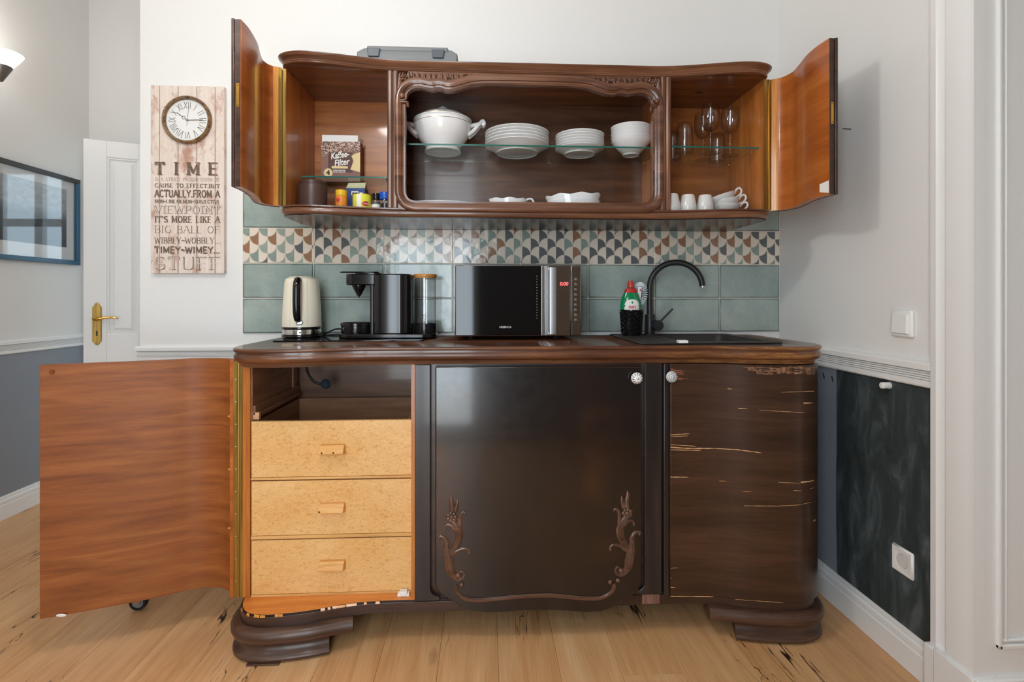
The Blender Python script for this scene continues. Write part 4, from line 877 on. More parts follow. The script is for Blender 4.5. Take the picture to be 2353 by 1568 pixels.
for s in (-1, 1):
    b = MB(); X = lambda d: UC+s*d
    def leaf(d0, z0, d1, z1, wd, bend):
        md, mz = (d0+d1)/2+bend*(z1-z0), (z0+z1)/2-bend*(d1-d0)
        Q = catmull([(X(d0), -.336, z0), (X(md), -.341, mz), (X(d1), -.338, z1)], 4); b.tube(Q, [wd*(.35+.65*sin(pi*min(1, (i+.6)/len(Q))))*(1 if i < len(Q)-1 else .2) for i in range(len(Q))], 6, .8)
    rr = random.Random(3)
    for k in range(9):                                   # fronds climbing the corner
        t = k/8; leaf(.462+.008*t, 1.875+.058*t, .484-.012*t, 1.905+.052*t, .0042, .25)
    for k in range(22):                                  # frieze of leaves over the arch
        d = .455-.010*k; zt = 1.942 if k > 3 else 1.946; zb = 1.930+.008*sin(k*.9)-(.006 if 5 < k < 13 else 0); zb = min(zb, 1.944)
        leaf(d, zb-.004 if 6 < k < 14 else zb+.002, d-.012*(1 if k % 2 else -.6), zt+.014, .0034, .3*(-1)**k)
    for k in range(8): b.ell((X(.245-.008*k), -.338, 1.951+.003*sin(k*2.1)), .004, .004, .0035, 8, 6)
    rc = (.462, 1.940)
    b.ell((X(rc[0]), -.340, rc[1]), .0055, .006, .0055, 10, 8)
    for k in range(6): b.ell((X(rc[0]+.009*cos(k*pi/3)), -.337, rc[1]+.009*sin(k*pi/3)), .005, .005, .005, 8, 6)
    b.ell((X(.486), -.337, 1.955), .003, .004, .003, 8, 6)
    bc = (.468, 1.868); b.ell((X(bc[0]), -.345, bc[1]), .0105, .009, .0105, 14, 10)
    b.tube(catmull([(X(bc[0]-.0), -.340, bc[1]+.020), (X(bc[0]+.013), -.342, bc[1]+.008), (X(bc[0]+.012), -.342, bc[1]-.009), (X(bc[0]), -.342, bc[1]-.015), (X(bc[0]-.013), -.342, bc[1]-.009), (X(bc[0]-.015), -.342, bc[1]+.005)], 5), .0042, 8)
    b.tube([(X(.488), -.338, 1.8495), (X(.45), -.340, 1.8475)], .0045, 8); b.ell((X(.449), -.334, 1.842), .006, .008, .012, 10, 8)
    obj('carving', b, M['walnut'], fr, ang=60)
# glass shelves
def shelf(xa, xb2, ya, yb, z):
    s_ = obj('glass_shelf', MB().box(xa, xb2, ya+.0012, yb, z-.006, z), M['pane'], uc)
    obj('glass_edge', MB().box(xa, xb2, ya, ya+.0011, z-.006, z), M['edge'], s_)
    b = MB()
    for x in (xa+.006, xb2-.006):
        for y in (ya+.04, yb-.04): b.lathe([(.004, 0), (.004, .007), (0, .007)], (x, y, z-.0135), 10)
    obj('shelf_peg', b, M['brass_b'], s_, kind='stuff')
ZL, ZM, ZR = 1.611, 1.718, 1.715
shelf(x0+.021, DV[0][0]-.001, -.187, -.030, ZL); shelf(DV[0][0]+.016, DV[1][1]-.016, -.274, -.030, ZM); shelf(DV[1][1]+.001, x1-.021, -.303, -.030, ZR)
obj('ceiling_hole', MB().ell((on_z(1606, 213, UZ1).x, on_z(1606, 213, UZ1).y, UZ1-.0005), .018, .012, .0015, 16, 6), M['dark'], uc)  # dark disc standing in for a shaded hole in the bay ceiling
# the two open curved doors
SF = .9705
ldp = [cw(x*SF, z*SF) for x, z in ((-.852, 1.92), (-.876, 1.905), (-.887, 1.86), (-.88, 1.833), (-.848, 1.742), (-.833, 1.679), (-.825, 1.628), (-.8236, 1.588))]
rdp = [cw(x*SF, z*SF) for x, z in ((1.0017, 2.0287), (1.0313, 2.0107), (1.0501, 1.9683), (1.0434, 1.9013), (1.0283, 1.823), (1.0264, 1.7557), (1.0338, 1.7017))]
for s, dp, lab in ((-1, ldp, 'open curved door nearest the hanging clock'), (1, rdp, 'open curved door casting a shadow on the side wall')):
    Pc = catmull(dp, 6); Q = Pc[::-1] if s < 0 else Pc      # inner face on the side of the bay
    th = .022
    N = normals2(Pc); sg = -1 if s < 0 else 1
    # outward thickness points away from the cabinet's middle
    def offp(o): 
        out = []
        for p, q in zip(Pc, N):
            v = q if q.x*s > 0 or abs(q.x) < .2 and False else -q
            out.append(v)
        return out
    sgn = 1 if sum(q.x for q in N)*s > 0 else -1
    prd = [(0, UZ0+.002), (0, UZ1-.002), (sgn*th, UZ1-.002), (sgn*th, UZ0+.002)]
    dj = obj('door', MB().sweep(Pc, prd), M['veneer_up'], uc, uvf=path_uv(Pc), label=lab)
    obj('door_face', MB().sweep(Pc, [(sgn*(th+.0002), UZ0+.001), (sgn*(th+.0002), UZ1-.001), (sgn*(th+.004), UZ1-.001), (sgn*(th+.004), UZ0+.001)]), M['dark'], dj, uvf=path_uv(Pc))
    e = Pc[-1]; nq = N[-1]*sgn; tg = Vector((-nq.y, nq.x)); tg = tg if tg.y < 0 else -tg
    def edge(o0, o1, l0, l1):
        q = [(e[0]+nq.x*o+tg.x*l, e[1]+nq.y*o+tg.y*l) for o, l in ((o0, l0), (o1, l0), (o1, l1), (o0, l1))]; return q
    obj('edge_strip', MB().prism(edge(.0015, .0155, 0, .0016), 'z', UZ0+.002, UZ1-.002), M['dark'], dj)
    obj('edge_lip', MB().prism(edge(.017, .0265, -.002, .006), 'z', UZ0+.001, UZ1-.001), M['dark'], dj, bevel=.002)
    zl = 1.735 if s < 0 else 1.722
    lk = obj('lock_plate', MB().prism(edge(.0045, .0135, .0014, .0026), 'z', zl-.034, zl+.036), M['brass_b'], dj)
    b = MB()
    for z in (zl-.028, zl+.031): b.ell((e[0]+nq.x*.009+tg.x*.0026, e[1]+nq.y*.009+tg.y*.0026, z), .0022, .0022, .0022, 8, 6)
    obj('lock_screws', b, M['brass'], lk, kind='stuff')
    # pale strip beside the hinge
    k0 = [p for i, p in enumerate(Pc) if i <= 5]
    obj('hinge_stile', MB().sweep(k0, [(-sgn*.0012, UZ0+.002), (-sgn*.0012, UZ1-.002), (-sgn*.0002, UZ1-.002), (-sgn*.0002, UZ0+.002)]), M['amber_pale'], dj, uvf=path_uv(k0))
    hx_ = x0 if s < 0 else x1
    b = MB().box(min(hx_+s*-.020, hx_-s*.004), max(hx_-s*.020, hx_-s*.004), -.3385, -.336, UZ0+.004, UZ1-.004)
    hj = obj('hinge', b, M['brass'], uc)
    obj('hinge', MB().box(min(dp[0][0]-s*.006, dp[0][0]+s*.006), max(dp[0][0]-s*.006, dp[0][0]+s*.006), dp[0][1]-.004, dp[0][1]-.001, UZ0+.004, UZ1-.004), M['brass'], dj)
    obj('hinge_pin', MB().tube([(hx_-s*.002, -.3405, UZ0+.004), (hx_-s*.002, -.3405, UZ1-.004)], .003, 8), M['brass_b'], hj)
    if s > 0:
        p = Vector((*Pc[-3], UZ0+.022)); q = Pc[-1]; N0 = N[-1]*sgn
        b = MB(); pa = [(Pc[-1][0], Pc[-1][1]), (Pc[-6][0]*.6+Pc[-5][0]*.4, Pc[-6][1]*.6+Pc[-5][1]*.4)]
        b.add([(pa[0][0]-N0.x*.0012, pa[0][1]-N0.y*.0012, z) for z in (UZ0+.006, UZ0+.046)]+[(pa[1][0]-N0.x*.0012, pa[1][1]-N0.y*.0012, z) for z in (UZ0+.042, UZ0+.016)], [(0, 1, 2, 3)])
        obj('torn_label', b, M['print_w'], dj)

# ================================================================== THINGS ON THE WORKTOP
def text(txt, size, m, parent, o, rx=pi/2, rz=0, ry=0, align='CENTER', shear=0, name='lettering', offset=0, sx=1.0, ext_=0.0):
    cu = bpy.data.curves.new('text', 'FONT'); cu.body = txt; cu.size = size; cu.align_x = align; cu.align_y = 'CENTER'; cu.shear = shear; cu.offset = offset; cu.extrude = ext_; cu.resolution_u = 4
    t = bpy.data.objects.new('text', cu); C.objects.link(t); bpy.context.view_layer.update()
    me = bpy.data.meshes.new_from_object(t.evaluated_get(bpy.context.evaluated_depsgraph_get())); bpy.data.objects.remove(t); bpy.data.curves.remove(cu)
    me.transform(Matrix.Translation(o) @ Matrix.Rotation(rz, 4, 'Z') @ Matrix.Rotation(rx, 4, 'X') @ Matrix.Rotation(ry, 4, 'Z') @ Matrix.Diagonal((sx, 1, 1, 1)))
    me.materials.clear(); me.materials.append(m)
    ob = bpy.data.objects.new(name, me); C.objects.link(ob); ob.parent = parent
    q = Vector((0, 0, 0)); r = parent
    while r is not None: q += r.location; r = r.parent
    if parent in LOCAL: LOCAL.append(ob)
    else: ob.location = -q
    return ob
# glass hob
hb = thing('glass_hob', 'black glass hob plate lying under the kettle and coffee machine', 'hob', (-.50, -.18, WZ))
obj('hob_plate', MB().rbox(-.498, -.172, WZ+.0005, WZ+.005, .545, .285, .012), M['blk_glass'], hb, bevel=.001)
b = MB()
for x in (-.64, -.36): b.lathe([(.070, 0), (.071, 0), (.071, .0002), (.070, .0002)], (x, -.175, WZ+.0051), 40, closed=True)
obj('cooking_zone', b, M['blk_m'], hb)
KZ = WZ+.0053
# kettle
kx, ky = -.728, -.125; kt = thing('kettle', 'cream enamelled electric kettle with black handle beside the coffee machine', 'kettle', (kx, ky, KZ), local=True)
obj('power_base', MB().lathe([(0, 0), (.072, 0), (.075, .003), (.074, .008), (.070, .010), (0, .010)], seg=40), M['blk'], kt)
obj('chrome_band', MB().lathe([(.0715, .010), (.0735, .012), (.0735, .029), (.0725, .031), (0, .031)], seg=40), M['chrome'], kt)
obj('black_band', MB().lathe([(.0735, .031), (.0745, .033), (.0742, .040), (.0735, .041), (0, .041)], seg=40), M['blk'], kt)
obj('body', MB().lathe([(.0735, .041), (.0730, .08), (.0705, .13), (.0675, .18), (.0655, .208), (.0625, .225), (.057, .232), (0, .234)], seg=48), M['cream'], kt, ang=60)
obj('lid', MB().lathe([(.050, .2335), (.049, .237), (.030, .240), (0, .241)], seg=32), M['cream'], kt)
for a in (-1.86, -.95):
    obj('panel_line', MB().tube([(.0737*cos(a), .0737*sin(a), .045), (.0706*cos(a), .0706*sin(a), .13), (.0655*cos(a), .0655*sin(a), .208), (.0625*cos(a), .0625*sin(a), .225)], .0005, 6), M['crease'], kt)
ha = -1.43
hp_ = [(.058, .225), (.085, .225), (.099, .208), (.104, .17), (.103, .12), (.097, .090), (.085, .072), (.0715, .066)]
obj('handle', MB().tube(catmull([(r*cos(ha), r*sin(ha), z) for r, z in hp_], 5), [.0115+.0022*sin(pi*i/35) for i in range(36)], 12, .7, (cos(ha), sin(ha), 0)), M['blk'], kt)
a = -1.36; obj('badge', MB().tube(catmull([(.0742*cos(a+d), .0742*sin(a+d)-.0003, z) for d, z in ((-.13, .052), (.10, .052), (.16, .056), (.16, .062), (.10, .066), (-.09, .066), (-.13, .061))], 3, True), .0012, 6), M['blk_m'], kt)
obj('badge_plate', MB().add([(.0742*cos(a+d), .0742*sin(a+d)-.0002, z) for d in (-.10, -.02, .06, .13) for z in (.055, .0635)], [(0, 1, 3, 2), (2, 3, 5, 4), (4, 5, 7, 6)]), M['steel'], kt)
a = -1.33; obj('indicator', MB().ell((.0737*cos(a), .0737*sin(a), .020), .0035, .002, .0035, 10, 6), M['rubber'], kt)
# coffee machine
cm = thing('coffee_machine', 'black capsule coffee machine with a clear water tank and wooden tank lid', 'coffee machine', (-.40, -.17, KZ))
obj('base_plate', MB().rbox(-.375, -.165, KZ, KZ+.016, .375, .15, .05), M['blk'], cm, bevel=.003)
obj('drip_tray', MB().lathe([(0, .016), (.0595, .016), (.0605, .02), (.0605, .046), (.0625, .048), (.0625, .056), (.060, .058), (.057, .056), (.057, .052), (0, .052)], (-.498, -.175, KZ), 40), M['blk'], cm)
b = MB()
for i in range(-5, 6): b.box(-.498-.053*cos(i/6), -.498+.053*cos(i/6), -.175+i*.0095-.001, -.175+i*.0095+.001, KZ+.052, KZ+.0545)
obj('drip_grid', b, M['blk_m'], cm)
obj('column', MB().rbox(-.359, -.165, KZ+.016, KZ+.246, .155, .145, .045, 8), M['blk'], cm, bevel=.004)
obj('column_trim', MB().rbox(-.432, -.165, KZ+.016, KZ+.205, .016, .11, .006, 4), M['blk'], cm)
obj('brew_arm', MB().rbox(-.445, -.165, KZ+.205, KZ+.246, .185, .115, .04, 8), M['blk'], cm, bevel=.003)
obj('arm_ring', MB().lathe([(.030, 0), (.052, 0), (.054, .003), (.054, .036), (.050, .040), (0, .040)], (-.485, -.165, KZ+.203), 36), M['blk'], cm)
obj('lever', MB().rbox(-.49, -.165, KZ+.252, KZ+.257, .15, .05, .02).rbox(-.455, -.165, KZ+.243, KZ+.252, .10, .07, .025), M['blk'], cm, bevel=.002)
obj('side_pin', MB().tube([(-.53, -.175, KZ+.228), (-.556, -.175, KZ+.2285)], .0018, 6), M['steel'], cm)
obj('spout', MB().lathe([(.0, -.050), (.003, -.048), (.0035, -.042), (.009, -.039), (.010, -.034), (.019, -.018), (.026, -.004), (.026, .003), (0, .003)], (-.492, -.17, KZ+.203), 28), M['blk'], cm)
tk = obj('water_tank', MB().lathe([(.041, .012), (.0425, .02), (.0425, .232), (.0408, .232), (.0408, .022), (.039, .016), (0, .016), (0, .012)], (-.236, -.15, KZ), 40), M['glass'], cm)
obj('tank_foot', MB().lathe([(0, 0), (.042, 0), (.044, .004), (.044, .050), (.0435, .052), (.0432, .052), (.0432, .011), (0, .011)], (-.236, -.15, KZ), 40), mat('smoked_plastic', S(40, 38, 38), .15, trans=.35), cm)
obj('tank_lid', MB().lathe([(0, .2325), (.0425, .2325), (.0425, .236), (.0455, .238), (.046, .246), (.044, .2485), (0, .249)], (-.236, -.15, KZ), 40), wood('bamboo', S(176, 112, 52), S(204, 142, 78), S(220, 166, 104), scl=4, rough=.4, coat=.1), cm)
b = MB()
for z, n_ in ((.085, 8), (.13, 2), (.16, 2), (.19, 2)): b.add([(-.236+.0428*sin(t), -.15-.0428*cos(t), KZ+z+h) for t in [(-.25+.5*k/8)*(.9 if n_ == 8 else .25)+(0 if n_ == 8 else -.1) for k in range(9)] for h in (0, .0012)], [(2*k, 2*k+1, 2*k+3, 2*k+2) for k in range(8)])
obj('level_marks', b, M['print_k'], tk)
obj('power_cord', MB().tube(catmull([(-.555, -.12, KZ+.025), (-.60, -.10, KZ+.028), (-.64, -.085, KZ+.012), (-.66, -.07, KZ+.0035), (-.60, -.055, KZ+.0035), (-.52, -.045, KZ+.0035)], 6), .003, 8), M['rubber'], cm)
# microwave
mx0, mx1, my, mz0, mz1 = -.111, .363, -.300, .996, 1.261
mw = thing('microwave', 'black glass and steel microwave oven standing against the tiles', 'microwave', ((mx0+mx1)/2, -.15, WZ))
obj('housing', MB().box(mx0+.006, mx1-.006, my+.012, -.015, mz0+.004, mz1-.002), M['blk_m'], mw, bevel=.003)
sx = .3235
obj('front_rim', MB().box(mx0, sx, my+.002, my+.014, mz0-.002, mz1), M['steel'], mw, bevel=.004)
obj('front_rim', MB().box(sx+.001, mx1, my+.002, my+.014, mz0, mz1), M['steel'], mw, bevel=.004)
dg_ = obj('glass_door', MB().box(mx0+.003, .2135, my-.002, my+.008, mz0+.001, mz1-.003), M['blk_glass'], mw, bevel=.002)
b = MB()
for k in range(16): b.ell((.196, my-.0024, mz0+.065+k*.0105), .0011, .0005, .0022, 6, 4)
obj('dot_row', b, M['steel'], dg_)
text('HEEBNOA', .0105, M['print_w'], dg_, (.078, my-.0025, mz0+.032), sx=.95)
obj('steel_strip', MB().box(.2145, .2245, my-.002, my+.008, mz0+.001, mz1-.003).box(.2345, .2410, my+.000, my+.008, mz0+.001, mz1-.003), M['chrome'], mw, bevel=.001)
obj('steel_strip', MB().box(.2248, .2342, my-.001, my+.008, mz0+.001, mz1-.003), M['steel'], mw, bevel=.001)
obj('control_panel', MB().box(.2412, sx-.002, my-.002, my+.008, mz0+.001, mz1-.003), M['mirror'], mw, bevel=.001)
hd = obj('handle', MB().rbox(.2525, my-.024, mz0+.006, mz1-.010, .0265, .010, .004), M['steel'], mw, bevel=.001)
obj('handle_foot', MB().box(.241, .264, my-.020, my-.001, mz0+.003, mz0+.014).box(.241, .264, my-.020, my-.001, mz1-.018, mz1-.008), M['chrome'], hd, bevel=.002)
text('0:00', .0185, M['led'], mw, (.298, my-.0027, 1.190), shear=.1, name='clock_digits', offset=.0003)
obj('button_panel', MB().box(sx+.004, mx1-.003, my-.002, my+.008, mz0+.003, mz1-.003), M['mirror'], mw, bevel=.001)
for k in range(9):
    z = 1.2075-k*.0192; kb = MB().lathe([(.0062, 0), (.0062, .003), (.0045, .0055), (0, .006)], (0, 0, 0), 16).xf(Matrix.Translation((.3435, my-.002, z)) @ Matrix.Rotation(pi/2, 4, 'X')); obj('button', kb, M['chrome'], mw)
for x in (mx0+.06, mx1-.09):
    for y in (my+.04, -.06): obj('foot', MB().lathe([(0, 0), (.007, 0), (.009, .003), (.012, .018), (0, .0225)], (x, y, WZ), 14), M['rubber'], mw)
# sink
sk = thing('sink', 'black composite sink with draining board set in the worktop', 'sink', ((SX0+SX1)/2, -.27, WZ))
outl = [(SX0, SX1, SY0, SY1)]
bx_ = (.700, 1.005, -.435, -.085)
b = MB().rbox((SX0+SX1)/2, (SY0+SY1)/2, WZ+.0003, WZ+.006, SX1-SX0, SY1-SY0, .018)
rim = obj('rim', b, M['granite'], sk, bevel=.002)
k = MB().rbox((bx_[0]+bx_[1])/2, (bx_[2]+bx_[3])/2, WZ-.05, WZ+.05, bx_[1]-bx_[0], bx_[3]-bx_[2], .03)
k.v = [v+Vector((0, 0, 0)) for v in k.v]
def cutw(o, mb):                                        # same as cut(), for parts offset to their parent
    r = o.location.copy(); par = o.parent; o.parent = None; o.location = (0, 0, 0); bpy.context.view_layer.update(); cut(o, mb); o.parent = par; o.location = r
cutw(rim, k)
def loop(x0, x1, y0, y1, z, r, n=5):
    out = []
    for (qx, qy, cx_, cy_, a0) in ((1, 1, x1-r, y1-r, 0), (-1, 1, x0+r, y1-r, pi/2), (-1, -1, x0+r, y0+r, pi), (1, -1, x1-r, y0+r, 1.5*pi)):
        for i in range(n+1):
            a = a0+i/n*pi/2; out.append((cx_+r*cos(a), cy_+r*sin(a), z))
    return out
vs = loop(bx_[0]-.001, bx_[1]+.001, bx_[2]-.001, bx_[3]+.001, WZ+.004, .03)+loop(bx_[0]+.004, bx_[1]-.004, bx_[2]+.004, bx_[3]-.004, WZ-.015, .035)+loop(bx_[0]+.012, bx_[1]-.012, bx_[2]+.012, bx_[3]-.012, WZ-.05, .04)+loop(bx_[0]+.03, bx_[1]-.03, bx_[2]+.03, bx_[3]-.03, WZ-.055, .04)
n_ = 24; obj('basin', MB().add(vs, [(r*n_+i, r*n_+(i+1) % n_, (r+1)*n_+(i+1) % n_, (r+1)*n_+i) for r in range(3) for i in range(n_)]+[tuple(range(3*n_, 4*n_))]), M['granite'], sk, ang=50)
for k2 in range(6): obj('drain_rib', MB().box(SX0+.025+k2*.024, SX0+.031+k2*.024, -.36, -.17, WZ+.005, WZ+.008), M['granite'], sk, bevel=.002)
p = on_z(1568, 788, WZ+.007)
solo('white_block', MB().box(p.x-.016, p.x+.016, p.y-.012, p.y+.012, WZ+.0062, WZ+.016), M['plastic_w'], 'small white plastic block lying at the corner of the sink basin', 'block', bevel=.001)
# tap
fz = WZ+.0065; fx, fy = .688, -.105
fa = thing('tap', 'matt black swan-neck tap standing at the back of the sink', 'tap', (fx, fy, fz), local=True)
obj('rosette', MB().lathe([(0, 0), (.026, 0), (.026, .003), (.022, .006), (0, .006)], seg=28), M['blk_m'], fa)
obj('body', MB().lathe([(.0205, .005), (.0205, .082), (.0195, .084), (0, .084)], seg=28), M['blk_m'], fa)
R_ = .104; arcp = [(0, 0, .08), (0, 0, .15), (0, 0, .196)]+[(R_-R_*cos(t), -.04*(1-cos(t))/2, .196+R_*sin(t)) for t in [pi*.98*k/14 for k in range(1, 15)]]; e = Vector(arcp[-1])
obj('spout', MB().tube(catmull(arcp, 3), .0122, 14), M['blk_m'], fa)
obj('spout_tip', MB().tube([e, e+Vector((.0006, 0, -.006))], .0108, 14), M['steel'], fa)
mixr = MB().lathe([(0, 0), (.021, 0), (.0215, .002), (.0215, .030), (.020, .033), (0, .033)], seg=28).xf(Matrix.Translation((.022, -.015, .040)) @ Matrix.Rotation(pi/2, 4, 'X') )
ho = obj('mixer_knob', mixr, M['blk_m'], fa)
obj('lever', MB().tube([(.030, -.03, .052), (.085, -.035, .108)], .0042, 10), M['blk_m'], ho)
# basket holding bottle and brush
bxp, byp = .600, -.145; bz = fz
bk = thing('cutlery_basket', 'small black woven-look plastic basket on the draining board', 'basket', (bxp, byp, bz), local=True)
obj('basket_wall', MB().lathe([(.0, .002), (.0355, .002), (.0370, 0), (.0385, .004), (.0465, .098), (.0490, .101), (.0485, .105), (.0455, .104), (.044, .098), (.036, .008), (0, .006)], seg=40), M['blk'], bk)
b = MB()
for r_ in range(9):
    for k in range(18):
        a = 2*pi*(k+.5*(r_ % 2))/18; z = .012+r_*.0098; rr = .0388+(.0465-.0388)*z/.1
        b.tube([((rr+.0002)*cos(a-.13), (rr+.0002)*sin(a-.13), z-.003), ((rr+.0016)*cos(a), (rr+.0016)*sin(a), z+.003), ((rr+.0002)*cos(a+.13), (rr+.0002)*sin(a+.13), z-.003)], .0016, 5)
obj('weave', b, M['blk'], bk, kind='stuff')
bt_ = thing('soap_bottle', 'green washing-up liquid bottle with red cap standing in the basket', 'bottle', (bxp-.004, byp, bz+.0075), local=True)
obj('body', MB().lathe([(0, 0), (.026, 0), (.030, .004), (.032, .05), (.0375, .095), (.039, .115), (.036, .138), (.029, .160), (.022, .172), (.021, .176), (0, .178)], seg=36, sx=1.1, sy=.62), M['green'], bt_, ang=60)
obj('neck_label', MB().lathe([(.0240, .1665), (.0205, .1805), (.018, .184), (0, .184)], seg=36, sx=1.12, sy=.75), M['print_r'], bt_)
obj('neck', MB().lathe([(.0115, .183), (.0115, .188), (0, .188)], seg=24), M['jar'], bt_)
obj('cap', MB().lathe([(.012, .187), (.0145, .188), (.0150, .192), (.0148, .200), (.0120, .203), (.0118, .210), (.0095, .214), (0, .214)], seg=24), M['red'], bt_)
vs = []; fs = []
for i in range(13):
    u = -1+2*i/12; x = u*.030; hgt = .130+.022*sqrt(max(0, 1-u*u))-.012
    for z in (.07, .10, hgt):
        rr = .0392 if z > .09 else .036; y = -.62*sqrt(max(0, rr*rr-x*x))*(1.0 if z < .12 else .985)-.0012; vs.append((x, y, z))
fs = [(3*i+k, 3*i+3+k, 3*i+4+k, 3*i+1+k) for i in range(12) for k in range(2)]
lb = obj('label', MB().add(vs, fs), M['print_w'], bt_, ang=80)
text('FAIRY', .0135, M['print_r'], lb, (0, -.0266, .108), offset=.0004, sx=.9)
b = MB().ell((0, -.0258, .127), .0035, .0008, .0055, 10, 6); obj('drop_mark', b, M['green'], lb)
br = thing('dish_brush', 'blue and white washing-up brush leaning behind the green soap bottle', 'brush', (bxp+.020, byp+.022, bz+.009), rot=(0, radians(5), 0), local=True)
obj('handle', MB().tube([(0, 0, 0), (.002, 0, .08), (.004, 0, .128)], [.006, .0055, .005], 8).rbox(.006, 0, .122, .195, .022, .010, .004), M['brush_b'], br, bevel=.002)
bl = obj('brush_label', MB().rbox(.003, -.0062, .136, .190, .015, .002, .0009), M['print_w'], br)
obj('label_mark', MB().box(.003, .008, -.0076, -.0070, .172, .182), M['red'], bl)
b = MB(); rr_ = random.Random(2)
for k in range(26):
    a = radians(-62+k*304/25); c0 = Vector((.006+.011*cos(a), 0, .162+.030*sin(a)))
    L = .021; 
    for q in range(3): b.tube([c0+Vector((0, (q-1)*.004, 0)), c0+Vector((L*cos(a), (q-1)*.006, L*sin(a)*.9))], [.0012, .0016], 5)
obj('bristles', b, M['bristle'], br, kind='stuff')

# ================================================================== THINGS IN THE WALL CABINET
ORD = ['lowest', 'second from the bottom', 'third from the bottom', 'fourth from the bottom', 'fifth from the bottom', 'topmost', 'topmost']
def dish(name, prof, loc, label, cat, group, foot=None):
    t = thing(name, label, cat, loc, group, local=True); obj('bowl_wall' if 'bowl' in name else 'dish', MB().lathe(prof, seg=48), M['china'], t, ang=50)
    if foot: obj('foot_ring', MB().lathe([(foot-.004, .003), (foot-.003, 0), (foot, 0), (foot+.001, .006), (foot-.003, .006)], seg=48, closed=True), M['china'], t)
    return t
def stack(name, prof, foot, pos, n, pitch, what, cat, group):
    first = None
    for k in range(n):
        w_ = ORD[k] if k < n-1 else 'topmost'; lab = f'{what}, {w_} of its stack'; loc = (pos[0]+random.uniform(-.001, .001), pos[1]+random.uniform(-.001, .001), pos[2]+k*pitch)
        if first is None: first = dish(name, prof, loc, lab, cat, group, foot)
        else: dup(first, loc, lab, group)
ZS = ZM+.0003
stack('soup_plate', [(0, .004), (.080, .004), (.086, .006), (.106, .020), (.122, .027), (.1286, .030), (.1290, .0315), (.1280, .0325), (.121, .030), (.104, .0235), (.084, .0095), (0, .008)], .083, (.131, -.148, ZS), 5, .0123, 'large deep white plate beside the tureen', 'plate', 'large deep plates on the glass shelf')
stack('dessert_bowl', [(0, .004), (.059, .004), (.064, .006), (.080, .014), (.094, .020), (.0985, .0225), (.099, .024), (.098, .0245), (.092, .0225), (.079, .0175), (.062, .0095), (0, .0075)], .062, (.386, -.145, ZS), 6, .0106, 'smaller white plate between large plates and bowls', 'plate', 'smaller plates on the glass shelf')
stack('cereal_bowl', [(0, .004), (.030, .004), (.034, .006), (.058, .030), (.076, .050), (.0810, .0575), (.0815, .059), (.0805, .0595), (.074, .0535), (.055, .034), (.031, .0095), (0, .0075)], .033, (.598, -.142, ZS), 5, .0140, 'white china bowl nearest the carved frame post', 'bowl', 'white bowls on the glass shelf')
tr = thing('tureen', 'white lidded soup tureen with two handles and gold lines', 'tureen', (-.166, -.150, ZS), local=True)
obj('bowl', MB().lathe([(0, .004), (.066, .004), (.0705, 0), (.0725, .001), (.070, .010), (.066, .016), (.072, .024), (.094, .050), (.110, .080), (.1165, .105), (.1165, .116), (.113, .121), (.110, .121), (.110, .112), (.090, .060), (0, .030)], seg=56), M['china'], tr, ang=50)
obj('lid', MB().lathe([(.112, .1215), (.116, .123), (.116, .126), (.108, .132), (.085, .147), (.055, .159), (.022, .165), (.010, .167), (0, .168)], seg=56), M['china'], tr, ang=50)
obj('lid_knob', MB().lathe([(.009, .166), (.008, .170), (.016, .172), (.0195, .175), (.016, .179), (.006, .182), (.003, .187), (0, .188)], seg=28), M['china'], tr)
for r_, z in ((.1148, .1275), (.1172, .106)): obj('gold_line', MB().lathe([(r_-.001, z-.0007), (r_, z-.0007), (r_, z+.0007), (r_-.001, z+.0007)], seg=56, closed=True), M['gold'], tr)
for s in (-1, 1):
    for q in (-.016, .016): pass
    P = catmull([(s*.100, 0, .066), (s*.122, 0, .084), (s*.146, 0, .112), (s*.160, 0, .126), (s*.166, 0, .116), (s*.158, 0, .108)], 4)
    b = MB()
    for q in (-1, 1): b.tube([Vector((p.x, q*(.020-.010*i/20), p.z)) for i, p in enumerate(P)], [.0085-.002*i/20 for i in range(len(P))], 8)
    b.tube([(s*.161, -.016, .119), (s*.165, 0, .119), (s*.161, .016, .119)], .0085, 8); b.tube([(s*.104, -.024, .098), (s*.110, -.02, .102), (s*.146, -.013, .116)], [.007, .008, .006], 8); b.tube([(s*.104, .024, .098), (s*.110, .02, .102), (s*.146, .013, .116)], [.007, .008, .006], 8)
    obj('handle', b, M['china'], tr, ang=60)
FZ = UZ0+.0003
def wavy(rx, ry, h, wave, nw, c=(0, 0, 0), seg=56, base=.72, spout=0):
    vs = []; fs = []; rings = [(base, 0), (base*1.02, .004), (.90, h*.55), (1.0, h*.97), (1.0, h), (.97, h), (.86, h*.5), (base*.95, .008), (0, .008)]
    for k in range(seg):
        a = 2*pi*k/seg; sp = 1+spout*max(0, cos(a-pi))**6
        for r_, z in rings:
            wv = wave*sin(nw*a)*(z/h)**2; vs.append((c[0]+rx*r_*cos(a)*(sp if z > h*.5 else 1), c[1]+ry*r_*sin(a), c[2]+z+wv+(spout*.012*max(0, cos(a-pi))**6 if z > h*.9 else 0)))
    m_ = len(rings); fs = [(k*m_+i, ((k+1) % seg)*m_+i, ((k+1) % seg)*m_+i+1, k*m_+i+1) for k in range(seg) for i in range(m_-1)]+[tuple(k*m_ for k in range(seg))]
    return MB().add(vs, fs)
solo('platter', wavy(.150, .085, .038, .0, 1, (-.165, -.205, FZ)), M['china'], 'low oval white platter lying under the tureen behind the frame', 'platter', ang=50)
gb = thing('gravy_boat', 'white gravy boat with gold wavy rim between platter and baking dishes', 'gravy boat', (.100, -.17, FZ), local=True)
obj('bowl', wavy(.068, .042, .066, .0022, 7, spout=.22), M['china'], gb, ang=50)
